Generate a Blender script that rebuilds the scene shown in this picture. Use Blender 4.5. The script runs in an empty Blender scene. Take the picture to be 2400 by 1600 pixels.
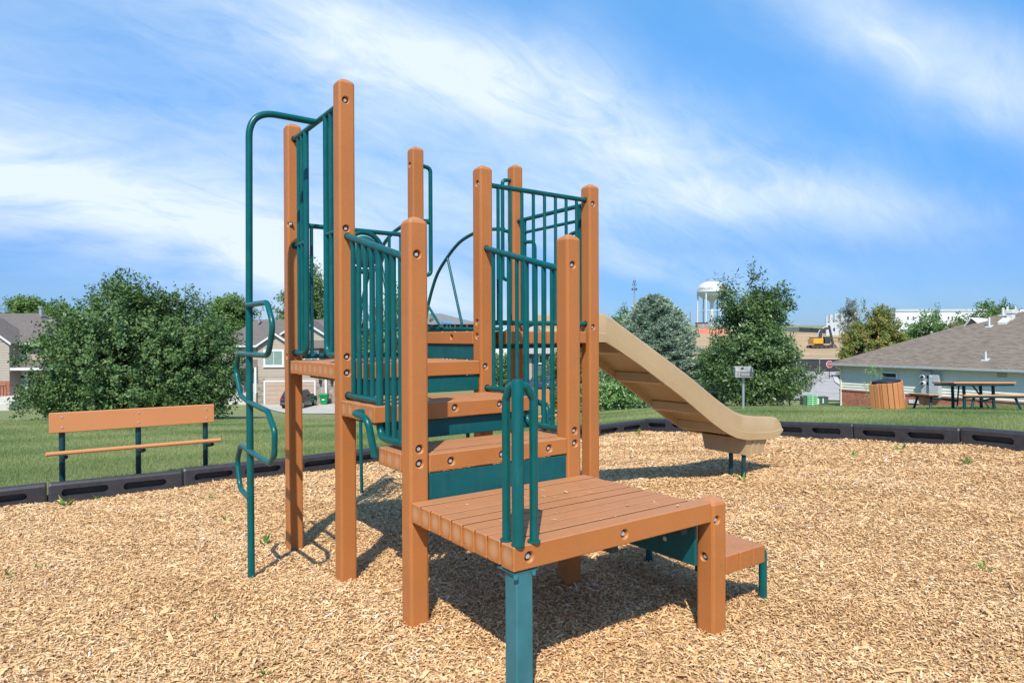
import bpy, bmesh, math, random
import numpy as np
from mathutils import Vector, Matrix

R = math.radians
S = bpy.context.scene
COL = S.collection

# ------------------------------------------------------------------ camera
EYE = 1.4
cam_d = bpy.data.cameras.new('camera')
cam_d.sensor_width = 36.0
cam_d.lens = 36.0 * 1561.2 / 2400.0
cam_d.clip_start = 0.05
cam_d.clip_end = 5000.0
cam = bpy.data.objects.new('camera', cam_d)
COL.objects.link(cam)
_p, _r = -0.0064, -0.0035
_f = Vector((0, math.cos(_p), math.sin(_p)))
_rt = Vector((1, 0, 0)); _u = _rt.cross(_f)
_r2 = _rt * math.cos(_r) + _u * math.sin(_r)
_u2 = _u * math.cos(_r) - _rt * math.sin(_r)
_M = Matrix((_r2, _u2, -_f)).transposed().to_4x4()
_M.translation = Vector((0, 0, EYE))
cam.matrix_world = _M
S.camera = cam

# ------------------------------------------------------------------ sun
SUN_EL, SUN_HEAD = R(50.0), R(4.8)          # shadows fall 4.8 degrees right of straight ahead
sun_d = bpy.data.lights.new('sun', 'SUN')
sun_d.energy = 4.2
sun_d.angle = R(0.53)
sun_d.color = (1.0, 0.935, 0.82)
sun = bpy.data.objects.new('sun', sun_d)
COL.objects.link(sun)
_d = Vector((math.sin(SUN_HEAD) * math.cos(SUN_EL), math.cos(SUN_HEAD) * math.cos(SUN_EL), -math.sin(SUN_EL)))
sun.rotation_euler = _d.to_track_quat('-Z', 'Y').to_euler()

# ------------------------------------------------------------------ exposure
S.view_settings.view_transform = 'Standard'
S.view_settings.look = 'None'
S.view_settings.exposure = 0.52
S.view_settings.gamma = 1.0
S.view_settings.use_curve_mapping = False


# ------------------------------------------------------------------ node helpers
class NT:
    def __init__(self, tree):
        self.t = tree

    def n(self, kind, **kw):
        nd = self.t.nodes.new(kind)
        for k, v in kw.items():
            if k.startswith('i_'):
                nd.inputs[int(k[2:])].default_value = v
            else:
                setattr(nd, k, v)
        return nd

    def l(self, a, b):
        self.t.links.new(a, b)

    def math(self, op, a, b=None, c=None, clamp=False):
        nd = self.t.nodes.new('ShaderNodeMath'); nd.operation = op; nd.use_clamp = clamp
        for i, v in enumerate((a, b, c)):
            if v is None: continue
            if isinstance(v, (int, float)): nd.inputs[i].default_value = v
            else: self.l(v, nd.inputs[i])
        return nd.outputs[0]

    def vmath(self, op, a, b=None):
        nd = self.t.nodes.new('ShaderNodeVectorMath'); nd.operation = op
        for i, v in enumerate((a, b)):
            if v is None: continue
            if isinstance(v, (tuple, list)): nd.inputs[i].default_value = v
            else: self.l(v, nd.inputs[i])
        return nd.outputs['Value'] if op == 'DOT_PRODUCT' else nd.outputs[0]

    def ramp(self, fac, stops, interp='LINEAR'):
        nd = self.t.nodes.new('ShaderNodeValToRGB')
        cr = nd.color_ramp; cr.interpolation = interp
        while len(cr.elements) < len(stops): cr.elements.new(0.5)
        for e, (p, c) in zip(cr.elements, stops):
            e.position = p
            e.color = (c, c, c, 1) if isinstance(c, (int, float)) else (*c, 1)
        self.l(fac, nd.inputs[0])
        return nd.outputs[0]

    def mix(self, fac, a, b, blend='MIX'):
        nd = self.t.nodes.new('ShaderNodeMix'); nd.data_type = 'RGBA'; nd.blend_type = blend
        if isinstance(fac, (int, float)): nd.inputs[0].default_value = fac
        else: self.l(fac, nd.inputs[0])
        for i, v in ((6, a), (7, b)):
            if isinstance(v, (tuple, list)): nd.inputs[i].default_value = (*v[:3], 1)
            else: self.l(v, nd.inputs[i])
        return nd.outputs[2]

    def noise(self, vec, scale, detail=4, rough=0.55, dist=0.0):
        nd = self.t.nodes.new('ShaderNodeTexNoise')
        nd.inputs['Scale'].default_value = scale
        nd.inputs['Detail'].default_value = detail
        nd.inputs['Roughness'].default_value = rough
        nd.inputs['Distortion'].default_value = dist
        if vec is not None: self.l(vec, nd.inputs['Vector'])
        return nd.outputs[0]

    def mapping(self, vec, scale=(1, 1, 1), rot=(0, 0, 0), loc=(0, 0, 0)):
        nd = self.t.nodes.new('ShaderNodeMapping')
        nd.inputs['Scale'].default_value = scale
        nd.inputs['Rotation'].default_value = rot
        nd.inputs['Location'].default_value = loc
        self.l(vec, nd.inputs['Vector'])
        return nd.outputs[0]


# ------------------------------------------------------------------ sky
W = bpy.data.worlds.new('World')
S.world = W
W.use_nodes = True
wt = W.node_tree; wt.nodes.clear(); T = NT(wt)
sky = T.n('ShaderNodeTexSky', sky_type='NISHITA')
sky.sun_disc = False
sky.sun_elevation = SUN_EL
sky.sun_rotation = math.pi + SUN_HEAD
sky.altitude = 300; sky.air_density = 1.0; sky.dust_density = 0.6; sky.ozone_density = 2.5
tc = T.n('ShaderNodeTexCoord')
D = T.vmath('NORMALIZE', tc.outputs['Generated'])
sx = T.n('ShaderNodeSeparateXYZ'); T.l(D, sx.inputs[0])
up = T.math('MAXIMUM', sx.outputs[2], 0.0)
den = T.math('ADD', up, 0.55)
cmb = T.n('ShaderNodeCombineXYZ')
T.l(T.math('DIVIDE', sx.outputs[0], den), cmb.inputs[0])
T.l(T.math('DIVIDE', sx.outputs[1], den), cmb.inputs[1])
P2 = cmb.outputs[0]                                    # cloud layer seen in perspective


def great_band(p0, p1, w):
    """soft band of cirrus along the great circle through two directions"""
    a = Vector(p0).normalized(); b = Vector(p1).normalized()
    n = a.cross(b).normalized()
    wob = T.math('MULTIPLY', T.math('SUBTRACT', T.noise(P2, 1.6, 3), 0.5), 0.20)
    dd = T.math('ADD', T.vmath('DOT_PRODUCT', D, tuple(n)), wob)
    q = T.math('DIVIDE', dd, w)
    return T.math('POWER', 2.718, T.math('MULTIPLY', T.math('MULTIPLY', q, q), -1.0))


def px_dir(x, y):
    return ((x - 1200) / 1561.2, 1.0, (790 - y) / 1561.2)


def lobe(x, y, w):
    c = Vector(px_dir(x, y)).normalized()
    q = T.math('DIVIDE', T.math('SUBTRACT', 1.0, T.vmath('DOT_PRODUCT', D, tuple(c))), w * w / 2)
    return T.math('POWER', 2.718, T.math('MULTIPLY', q, -1.0))


PR = T.mapping(P2, rot=(0, 0, R(-22)))
PF = T.mapping(P2, rot=(0, 0, R(-38)))
streak = T.noise(T.mapping(PR, scale=(0.75, 2.3, 1)), 2.3, 7, 0.56, 0.7)
fine = T.noise(T.mapping(PF, scale=(1.0, 2.4, 1)), 7.0, 6, 0.64, 1.1)
puff = T.noise(P2, 2.0, 5, 0.55, 0.3)
tex = T.math('ADD', T.math('MULTIPLY', streak, 0.66), T.math('MULTIPLY', fine, 0.34))
bands = [
    T.math('MULTIPLY', great_band(px_dir(640, 40), px_dir(1560, 330), 0.068), T.math('ADD', lobe(960, 150, 0.34), T.math('MULTIPLY', lobe(1500, 320, .3), .55))),
    T.math('MULTIPLY', great_band(px_dir(-100, 360), px_dir(600, 580), 0.075), T.math('MULTIPLY', lobe(200, 450, 0.55), 1.0)),
    T.math('MULTIPLY', great_band(px_dir(-100, 130), px_dir(500, 260), 0.09), T.math('MULTIPLY', lobe(100, 200, 0.35), .42)),
    T.math('MULTIPLY', great_band(px_dir(1300, 470), px_dir(1980, 470), 0.05), T.math('MULTIPLY', lobe(1560, 470, 0.33), .62)),
    T.math('MULTIPLY', great_band(px_dir(1350, 570), px_dir(1750, 640), 0.03), T.math('MULTIPLY', lobe(1560, 600, 0.2), .4)),
    T.math('MULTIPLY', great_band(px_dir(2000, 20), px_dir(2400, 170), 0.05), T.math('MULTIPLY', lobe(2200, 80, 0.24), .7)),
    T.math('MULTIPLY', lobe(850, 500, .22), .38),
]
mask = bands[0]
for b in bands[1:]: mask = T.math('ADD', mask, b)
dens = T.math('MULTIPLY', mask, T.math('MULTIPLY_ADD', tex, 2.5, -0.50))
veil = T.math('MULTIPLY', T.ramp(puff, [(0.30, 0), (0.75, 1)]), T.math('MULTIPLY_ADD', tex, 1.2, -0.30))
dens = T.math('ADD', dens, T.math('MULTIPLY', veil, 0.30))
hz = T.math('POWER', T.math('SUBTRACT', 1.0, up), 9.0)
dens = T.math('ADD', dens, T.math('MULTIPLY', hz, 0.14))
dens = T.math('MINIMUM', T.math('MAXIMUM', dens, 0.0), 0.97)
SKY_S = 0.10
grade = T.ramp(up, [(0.0, (0.26, 0.46, 0.86)), (0.12, (0.27, 0.56, 1.00)), (0.28, (0.49, 1.04, 1.44)), (0.45, (0.82, 1.56, 1.86))])
tint = T.mix(1.0, sky.outputs[0], grade, 'MULTIPLY')
cloud_col = T.n('ShaderNodeRGB'); cloud_col.outputs[0].default_value = (5.9, 6.75, 7.6, 1)
col = T.mix(dens, tint, cloud_col.outputs[0])
bg = T.n('ShaderNodeBackground'); bg.inputs['Strength'].default_value = SKY_S
T.l(col, bg.inputs['Color'])
wo = T.n('ShaderNodeOutputWorld'); T.l(bg.outputs[0], wo.inputs['Surface'])


# ------------------------------------------------------------------ materials
def new_mat(name):
    m = bpy.data.materials.new(name); m.use_nodes = True
    m.node_tree.nodes.clear()
    t = NT(m.node_tree)
    b = t.n('ShaderNodeBsdfPrincipled')
    o = t.n('ShaderNodeOutputMaterial')
    t.l(b.outputs[0], o.inputs['Surface'])
    t.b = b; t.o = o
    return m, t


def setc(t, sock, v):
    if isinstance(v, (tuple, list)): t.b.inputs[sock].default_value = (*v[:3], 1)
    elif isinstance(v, (int, float)): t.b.inputs[sock].default_value = v
    else: t.l(v, t.b.inputs[sock])


def bump(t, h, strength=0.3, dist=0.01):
    nd = t.n('ShaderNodeBump'); nd.inputs['Strength'].default_value = strength; nd.inputs['Distance'].default_value = dist
    t.l(h, nd.inputs['Height']); t.l(nd.outputs[0], t.b.inputs['Normal'])


def obj_vec(t):
    return t.n('ShaderNodeTexCoord').outputs['Object']


def pos_vec(t):
    return t.n('ShaderNodeNewGeometry').outputs['Position']


def simple(name, col, rough=0.6, metal=0.0, var=0.12, scale=8.0, spec=0.5, bmp=0.0, bscale=60.0):
    m, t = new_mat(name)
    v = pos_vec(t)
    n = t.noise(v, scale, 5)
    c = t.mix(t.ramp(n, [(0.3, 0), (0.7, 1)]), [x * (1 - var) for x in col], [min(1, x * (1 + var)) for x in col])
    setc(t, 'Base Color', c); setc(t, 'Roughness', rough); setc(t, 'Metallic', metal)
    t.b.inputs['Specular IOR Level'].default_value = spec
    if bmp: bump(t, t.noise(v, bscale, 4), bmp, 0.004)
    return m


YAW_ = -0.6204


def mat_lumber(ends=False, fade=0.0):
    m, t = new_mat('recycled_lumber_plank' if ends else 'faded_lumber' if fade else 'recycled_lumber')
    v = obj_vec(t); g = pos_vec(t)
    big = t.noise(g, 2.6, 4)
    speck = t.noise(g, 260, 2, 0.6)
    c = t.mix(t.ramp(big, [(0.3, 0), (0.72, 1)]), (0.345, 0.110, 0.023), (0.410, 0.141, 0.035))
    c = t.mix(t.ramp(speck, [(0.42, 0.0), (0.62, 0.55)]), c, (0.46, 0.185, 0.062))
    oi = t.n('ShaderNodeObjectInfo')
    c = t.mix(t.math('MULTIPLY', oi.outputs['Random'], 0.30), c, (0.43, 0.16, 0.048))
    # upward faces are sun-bleached: old plastic lumber loses its pigment where rain and sun reach it
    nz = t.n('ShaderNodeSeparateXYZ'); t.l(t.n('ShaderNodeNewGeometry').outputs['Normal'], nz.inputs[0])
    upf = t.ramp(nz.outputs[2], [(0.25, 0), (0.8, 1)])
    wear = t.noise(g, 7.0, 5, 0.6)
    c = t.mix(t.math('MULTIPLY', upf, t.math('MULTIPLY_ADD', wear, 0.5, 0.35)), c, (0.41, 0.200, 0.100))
    stain = t.ramp(t.noise(g, 11.0, 6, 0.7), [(0.62, 0), (0.74, 1)])
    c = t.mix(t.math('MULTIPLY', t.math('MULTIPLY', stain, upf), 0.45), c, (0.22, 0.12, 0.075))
    if ends:
        # sawn ends of the extruded planks: paler core inside a darker skin
        on = t.n('ShaderNodeSeparateXYZ'); t.l(t.n('ShaderNodeTexCoord').outputs['Normal'], on.inputs[0])
        ov = t.n('ShaderNodeSeparateXYZ'); t.l(v, ov.inputs[0])
        dy = t.math('DIVIDE', ov.outputs[1], 0.040); dz = t.math('DIVIDE', t.math('ADD', ov.outputs[2], 0.045), 0.040)
        rad = t.math('ADD', t.math('POWER', t.math('ABSOLUTE', dy), 2.0), t.math('POWER', t.math('ABSOLUTE', dz), 2.0))
        core = t.math('MULTIPLY', t.ramp(rad, [(0.05, 1), (0.95, 0)]), t.ramp(t.math('ABSOLUTE', on.outputs[0]), [(0.85, 0), (0.95, 1)]))
        c = t.mix(t.math('MULTIPLY', core, 0.55), c, (0.56, 0.33, 0.18))
    # scuffs: thin pale scratches and dull grey grime
    scr = t.ramp(t.noise(t.mapping(g, (3, 42, 42), (0, 0, YAW_)), 3.0, 4, 0.7, 0.4), [(0.66, 0), (0.72, 1)])
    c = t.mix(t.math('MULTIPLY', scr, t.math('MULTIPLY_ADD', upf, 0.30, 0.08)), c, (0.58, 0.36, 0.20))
    grime = t.ramp(t.noise(g, 4.5, 6, 0.7), [(0.52, 0), (0.72, 1)])
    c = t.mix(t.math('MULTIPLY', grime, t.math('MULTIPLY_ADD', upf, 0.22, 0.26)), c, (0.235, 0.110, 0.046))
    if fade: c = t.mix(fade, c, (0.62, 0.285, 0.125))
    setc(t, 'Base Color', c); setc(t, 'Roughness', t.math('MULTIPLY_ADD', grime, 0.2, 0.52))
    t.b.inputs['Specular IOR Level'].default_value = 0.35
    bump(t, t.math('ADD', t.noise(g, 240, 3), t.math('MULTIPLY', big, 0.5)), 0.35, 0.0015)
    return m


def mat_teal(name, col, rough=0.30, chip=0.0):
    m, t = new_mat(name)
    g = pos_vec(t)
    n = t.noise(g, 9, 5, 0.6)
    c = t.mix(t.ramp(n, [(0.3, 0), (0.75, 1)]), [x * 0.86 for x in col], [x * 1.18 for x in col])
    fade = t.ramp(t.noise(t.mapping(g, (6, 6, 1.6)), 3.0, 5, 0.65), [(0.5, 0), (0.8, 1)])
    c = t.mix(t.math('MULTIPLY', fade, 0.22), c, (0.05, 0.13, 0.14))
    if chip:
        k = t.ramp(t.noise(g, 34, 4, 0.7), [(0.72, 0), (0.76, 1)])
        c = t.mix(t.math('MULTIPLY', k, chip), c, (0.30, 0.33, 0.31))
    setc(t, 'Base Color', c)
    setc(t, 'Roughness', t.math('MULTIPLY_ADD', n, 0.22, rough - 0.10))
    t.b.inputs['Specular IOR Level'].default_value = 0.32
    bump(t, t.noise(g, 150, 2), 0.05, 0.001)
    return m


M = {}
M['lumber'] = mat_lumber(); M['plank'] = mat_lumber(True); M['faded'] = mat_lumber(False, 0.5)
M['teal'] = mat_teal('teal_powder_coat', (0.0005, 0.082, 0.082))
M['panel'] = mat_teal('teal_plastic_panel', (0.001, 0.080, 0.086), 0.5, 0.5)
M['steel_teal'] = mat_teal('weathered_teal_steel', (0.035, 0.150, 0.170), 0.5, 0.7)
M['dark_teal'] = mat_teal('dark_teal_steel', (0.006, 0.040, 0.046), 0.4)
M['bolt'] = simple('galvanised_bolt', (0.44, 0.45, 0.47), 0.45, 0.3, 0.1, 90)
M['black'] = simple('black_rubber', (0.012, 0.012, 0.013), 0.6)
M['border'] = simple('border_plastic', (0.030, 0.028, 0.032), 0.5, 0, 0.22, 14, 0.5, 0.12, 90)
M['galv'] = simple('galvanised_steel', (0.42, 0.43, 0.44), 0.45, 0.6, 0.15, 20)
M['white_paint'] = simple('white_paint', (0.74, 0.74, 0.73), 0.5, 0, 0.05)
M['dark_metal'] = simple('dark_metal', (0.025, 0.025, 0.027), 0.5, 0.2)


def mat_slide():
    m, t = new_mat('slide_plastic')
    g = pos_vec(t)
    n = t.noise(g, 2.2, 5, 0.6)
    c = t.mix(t.ramp(n, [(0.3, 0), (0.7, 1)]), (0.395, 0.268, 0.134), (0.450, 0.312, 0.168))
    sp = t.noise(g, 320, 2)
    c = t.mix(t.ramp(sp, [(0.5, 0), (0.7, .35)]), c, (0.45, 0.34, 0.21))
    sc_ = t.ramp(t.noise(t.mapping(g, (5, 40, 40), (0, R(-30), -0.6204)), 2.0, 5, 0.7, 0.3), [(0.60, 0), (0.70, 1)])
    c = t.mix(t.math('MULTIPLY', sc_, 0.28), c, (0.50, 0.41, 0.29))
    dt_ = t.ramp(t.noise(g, 5.0, 6, 0.7), [(0.55, 0), (0.75, 1)])
    c = t.mix(t.math('MULTIPLY', dt_, 0.30), c, (0.20, 0.135, 0.075))
    setc(t, 'Base Color', c); setc(t, 'Roughness', 0.42)
    bump(t, t.noise(g, 300, 2), 0.10, 0.001)
    return m


M['slide'] = mat_slide()


def mat_attr(name, cols, rough=0.7, transl=0.0, spec=0.3, tone='tone', patch=None):
    """colour from a per-face tone stored on the mesh (each leaf, blade or chip has its own colour)"""
    m, t = new_mat(name)
    at = t.n('ShaderNodeAttribute', attribute_name=tone)
    c = t.ramp(at.outputs['Fac'], cols)
    if patch:
        pn = t.ramp(t.noise(pos_vec(t), patch[0], 5, 0.6), [(patch[1], 0), (patch[2], 1)])
        c = t.mix(t.math('MULTIPLY', pn, patch[4]), c, patch[3])
    setc(t, 'Base Color', c); setc(t, 'Roughness', rough)
    t.b.inputs['Specular IOR Level'].default_value = spec
    if transl:
        tr = t.n('ShaderNodeBsdfTranslucent')
        t.l(t.mix(1.0, c, (1.25, 1.35, 0.55), 'MULTIPLY'), tr.inputs['Color'])
        mx = t.n('ShaderNodeMixShader'); mx.inputs[0].default_value = transl
        t.l(t.b.outputs[0], mx.inputs[1]); t.l(tr.outputs[0], mx.inputs[2])
        t.l(mx.outputs[0], t.o.inputs['Surface'])
    return m


# ------------------------------------------------------------------ object helpers
def tag(o, label=None, cat=None, group=None, kind=None):
    if label: o['label'] = label
    if cat: o['category'] = cat
    if group: o['group'] = group
    if kind: o['kind'] = kind
    return o


def link(name, me, mat=None, parent=None, loc=None):
    o = bpy.data.objects.new(name, me)
    COL.objects.link(o)
    if mat is not None and me is not None and not me.materials:
        for mm in (mat if isinstance(mat, (list, tuple)) else [mat]): me.materials.append(mm)
    if parent is not None: o.parent = parent
    if loc is not None: o.location = loc
    return o


def empty(name, loc=(0, 0, 0), rz=0.0, parent=None):
    o = bpy.data.objects.new(name, None)
    o.empty_display_size = 0.2
    COL.objects.link(o)
    o.location = loc; o.rotation_euler = (0, 0, rz)
    if parent: o.parent = parent
    return o


def np_mesh(name, verts, faces, attr=None, smooth=False, mats=None):
    me = bpy.data.meshes.new(name)
    verts = np.asarray(verts, np.float32).reshape(-1, 3); faces = np.asarray(faces, np.int32)
    k = faces.shape[1]; nf = len(faces)
    me.vertices.add(len(verts)); me.vertices.foreach_set('co', verts.ravel())
    me.loops.add(nf * k); me.loops.foreach_set('vertex_index', faces.ravel())
    me.polygons.add(nf)
    me.polygons.foreach_set('loop_start', np.arange(0, nf * k, k, dtype=np.int32))
    me.polygons.foreach_set('loop_total', np.full(nf, k, np.int32))
    if smooth: me.polygons.foreach_set('use_smooth', np.ones(nf, bool))
    if attr is not None:
        a = me.attributes.new('tone', 'FLOAT', 'FACE'); a.data.foreach_set('value', np.asarray(attr, np.float32))
    me.update(calc_edges=True)
    return me


class MB:
    """collects simple solids into one mesh"""
    def __init__(self):
        self.v = []; self.f = []; self.m = []; self.s = []

    def add(self, vs, fs, mi=0, smooth=False):
        o = len(self.v); self.v += [tuple(p) for p in vs]
        for f in fs:
            self.f.append([i + o for i in f]); self.m.append(mi); self.s.append(smooth)
        return self

    def box(self, a, b, mi=0):
        x0, x1 = sorted((a[0], b[0])); y0, y1 = sorted((a[1], b[1])); z0, z1 = sorted((a[2], b[2]))
        v = [(x0, y0, z0), (x1, y0, z0), (x1, y1, z0), (x0, y1, z0), (x0, y0, z1), (x1, y0, z1), (x1, y1, z1), (x0, y1, z1)]
        return self.add(v, [(0, 3, 2, 1), (4, 5, 6, 7), (0, 1, 5, 4), (1, 2, 6, 5), (2, 3, 7, 6), (3, 0, 4, 7)], mi)

    def hull(self, pts, mi=0, smooth=False):
        bm = bmesh.new()
        for p in pts: bm.verts.new(p)
        bmesh.ops.convex_hull(bm, input=list(bm.verts))
        bmesh.ops.delete(bm, geom=[v for v in bm.verts if not v.link_faces], context='VERTS')
        bmesh.ops.dissolve_limit(bm, angle_limit=R(1), verts=list(bm.verts), edges=list(bm.edges))
        bm.verts.index_update()
        self.add([v.co[:] for v in bm.verts], [[v.index for v in f.verts] for f in bm.faces], mi, smooth)
        bm.free(); return self

    def cbox(self, a, b, c=0.006, mi=0):
        x0, x1 = sorted((a[0], b[0])); y0, y1 = sorted((a[1], b[1])); z0, z1 = sorted((a[2], b[2]))
        pts = []
        for sx_, X in ((1, x0), (-1, x1)):
            for sy_, Y in ((1, y0), (-1, y1)):
                for sz_, Z in ((1, z0), (-1, z1)):
                    pts += [(X, Y + sy_ * c, Z + sz_ * c), (X + sx_ * c, Y, Z + sz_ * c), (X + sx_ * c, Y + sy_ * c, Z)]
        return self.hull(pts, mi)

    def tube(self, path, r, seg=10, mi=0, caps=True, smooth=True):
        pts = [Vector(p) for p in path]; n = len(pts)
        rr = r if isinstance(r, (list, tuple)) else [r] * n
        tang = []
        for i in range(n):
            t = Vector((0, 0, 0))
            if i > 0: t += (pts[i] - pts[i - 1]).normalized()
            if i < n - 1: t += (pts[i + 1] - pts[i]).normalized()
            tang.append(t.normalized())
        ref = Vector((0, 0, 1)) if abs(tang[0].z) < 0.9 else Vector((1, 0, 0))
        nrm = tang[0].cross(ref).normalized()
        vs = []
        for i in range(n):
            t = tang[i]
            nrm = (nrm - t * nrm.dot(t)).normalized()
            b = t.cross(nrm)
            for k in range(seg):
                a = 2 * math.pi * k / seg
                vs.append(pts[i] + (nrm * math.cos(a) + b * math.sin(a)) * rr[i])
        fs = []
        for i in range(n - 1):
            for k in range(seg):
                k2 = (k + 1) % seg
                fs.append((i * seg + k, i * seg + k2, (i + 1) * seg + k2, (i + 1) * seg + k))
        self.add(vs, fs, mi, smooth)
        if caps:
            self.add([vs[k] for k in range(seg)], [list(range(seg))[::-1]], mi)
            self.add([vs[(n - 1) * seg + k] for k in range(seg)], [list(range(seg))], mi)
        return self

    def cyl(self, p0, p1, r, seg=12, mi=0, r1=None):
        return self.tube([p0, p1], [r, r if r1 is None else r1], seg, mi)

    def prism(self, outline, y0, y1, axis='y', mi=0):
        """outline of 2-D points swept between y0 and y1 along an axis"""
        n = len(outline)
        def pt(u, w, s):
            return {'y': (u, s, w), 'x': (s, u, w), 'z': (u, w, s)}[axis]
        vs = [pt(u, w, y0) for u, w in outline] + [pt(u, w, y1) for u, w in outline]
        fs = [list(range(n))[::-1], list(range(n, 2 * n))]
        fs += [(i, (i + 1) % n, n + (i + 1) % n, n + i) for i in range(n)]
        return self.add(vs, fs, mi)

    def mesh(self, name):
        me = bpy.data.meshes.new(name)
        me.from_pydata(self.v, [], self.f)
        me.polygons.foreach_set('material_index', self.m)
        me.polygons.foreach_set('use_smooth', self.s)
        bm = bmesh.new(); bm.from_mesh(me)
        bmesh.ops.recalc_face_normals(bm, faces=list(bm.faces))
        bm.to_mesh(me); bm.free()
        me.update()
        return me

    def build(self, name, mat, parent=None, loc=None):
        return link(name, self.mesh(name), mat, parent, loc)


def fillet(path, rad, seg=6):
    pts = [Vector(p) for p in path]; out = [pts[0]]
    for i in range(1, len(pts) - 1):
        a, b, c = pts[i - 1], pts[i], pts[i + 1]
        u = (a - b); w = (c - b)
        rr = min(rad, u.length * 0.49, w.length * 0.49)
        ang = u.angle(w)
        if ang > math.pi - 0.02:
            out.append(b); continue
        d = min(rr / math.tan(ang / 2), u.length * 0.49, w.length * 0.49)
        p0 = b + u.normalized() * d; p1 = b + w.normalized() * d
        for k in range(seg + 1):
            s = k / seg
            out.append(p0 * (1 - s) ** 2 + b * 2 * s * (1 - s) + p1 * s * s)
    out.append(pts[-1])
    return out


def copy_tree(o, parent=None):
    c = o.copy(); COL.objects.link(c)
    if parent is not None: c.parent = parent
    for ch in list(o.children): copy_tree(ch, c)
    return c


# ------------------------------------------------------------------ places
YAW = 0.6204                                   # the playground grid is turned 35.5 degrees to the view
OX, OY = -0.4703, 3.2072                       # post C of the play structure, in metres from the eye
CY, SY = math.cos(YAW), math.sin(YAW)


def to_world(x, y):
    return OX + x * CY - y * SY, OY + x * SY + y * CY


def to_struct(X, Y):
    X = X - OX; Y = Y - OY
    return X * CY + Y * SY, -X * SY + Y * CY


def sstep(a, b, x):
    t = np.clip((x - a) / (b - a), 0, 1)
    return t * t * (3 - 2 * t)


BORDER_X, BORDER_Y = 7.0, 5.07                 # the two rows of border timbers, structure grid


def z_chips(x, y):
    """height of the wood chips, structure grid coordinates"""
    x = np.asarray(x, float); y = np.asarray(y, float)
    z = np.where(y > 0, 0.012 - 0.0437 * y, 0.004 + 0.01 * np.clip(y, -1, 0))
    xx = np.clip(x, 0, 8)
    z = z + np.clip(0.025 * (1 - y / 5.07), 0, 0.05) * xx * xx / 7.0
    z = z + 0.02 * np.exp(-((x - 0.0) ** 2 + (y + 0.05) ** 2) / 0.12)
    z = z - 0.03 * np.exp(-((x + 0.1) ** 2 + (y - 1.85) ** 2) / 0.2)
    z = z - 0.035 * np.exp(-((x - 5.1) ** 2 + (y - 1.37) ** 2) / 0.25) - 0.025 * np.exp(-((x - 1.95) ** 2 + (y + .4) ** 2) / 0.10)
    z = z + 0.012 * np.sin(x * 3.1 + 1.3 * np.sin(y * 1.7)) * np.sin(y * 2.7 + 0.6) + 0.007 * np.sin(x * 7.3 + y * 5.1)
    return z


_LY = np.array([-60, 0, 6, 9, 12, 50, 58, 64, 110, 300, 1500.]); _LZ = np.array([0, 0, -0.12, -0.25, -0.52, -4.35, -4.72, -4.78, -4.9, -5.2, -6.])
_RY = np.array([-60, 0, 7, 8.5, 12, 20, 30, 38, 45, 60, 90, 138, 250, 290, 360, 600, 1500.])
_RZ = np.array([0.2, 0.2, 0.2, 0.16, -0.10, -0.80, -1.76, -2.70, -3.05, -3.28, -3.2, -1.25, 3.0, 3.9, 7.2, 9, 9.])


def z_lawn(X, Y):
    X = np.asarray(X, float); Y = np.asarray(Y, float)
    zl = np.interp(Y, _LY, _LZ); zr = np.interp(Y, _RY, _RZ)
    a = X / np.maximum(Y + 3, 1)
    t = sstep(-0.05, 0.25, a)
    z = zl * (1 - t) + zr * t
    far = sstep(120, 260, Y) * (1 - sstep(0.30, 0.46, a)) * 0 
    return z + 0.02 * np.sin(X * 0.7 + 1.1) * np.sin(Y * 0.53)


def gz(X, Y):
    return float(z_lawn(X, Y))


def at(px, Y):
    """sideways position, in metres, of a sight line at a given distance ahead"""
    return (px - 1200) / 1561.2 * Y


def hz_(py, Y):
    return EYE + (790 - py) / 1561.2 * Y


# ================================================================== GROUND
def mat_grass_ground():
    m, t = new_mat('lawn')
    g = pos_vec(t)
    a = t.noise(g, 0.55, 5, 0.6); b = t.noise(g, 24, 4, 0.7); c3 = t.noise(g, 140, 2, 0.7)
    c = t.mix(t.ramp(b, [(0.3, 0), (0.7, 1)]), (0.150, 0.188, 0.070), (0.285, 0.295, 0.125))
    c = t.mix(t.math('MULTIPLY', t.ramp(a, [(0.45, 0), (0.68, 1)]), 0.6), c, (0.31, 0.275, 0.155))
    c = t.mix(t.ramp(c3, [(0.4, 0), (0.75, 0.5)]), c, (0.055, 0.085, 0.030))
    setc(t, 'Base Color', c); setc(t, 'Roughness', 0.9)
    t.b.inputs['Specular IOR Level'].default_value = 0.15
    bump(t, t.math('ADD', b, c3), 0.7, 0.03)
    return m


def geo(a, b, s0, k):
    out = [a]; s = s0
    while out[-1] < b:
        out.append(out[-1] + s); s *= k
    return np.array(out)


ys_ = np.concatenate([-geo(2, 80, 1.0, 1.3)[::-1], np.arange(-1.5, BORDER_Y - 0.3, 0.5), [BORDER_Y - 0.04, BORDER_Y + 0.02], BORDER_Y + 0.4 + np.arange(0, 14, 0.6), BORDER_Y + 14.6 + geo(0, 1300, 1.0, 1.05)])
xs_ = np.concatenate([-geo(4, 900, 0.8, 1.12)[::-1], np.arange(-3.5, BORDER_X - 0.3, 0.5), [BORDER_X - 0.04, BORDER_X + 0.02], BORDER_X + 0.4 + np.arange(0, 14, 0.6), BORDER_X + 14.6 + geo(0, 1100, 1.0, 1.05)])
gx, gy = np.meshgrid(xs_, ys_)
wX, wY = to_world(gx, gy)
zz = z_lawn(wX, wY)
inside = (gx < BORDER_X) & (gy < BORDER_Y)
zin = z_chips(np.minimum(gx, BORDER_X), np.minimum(gy, BORDER_Y))
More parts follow.
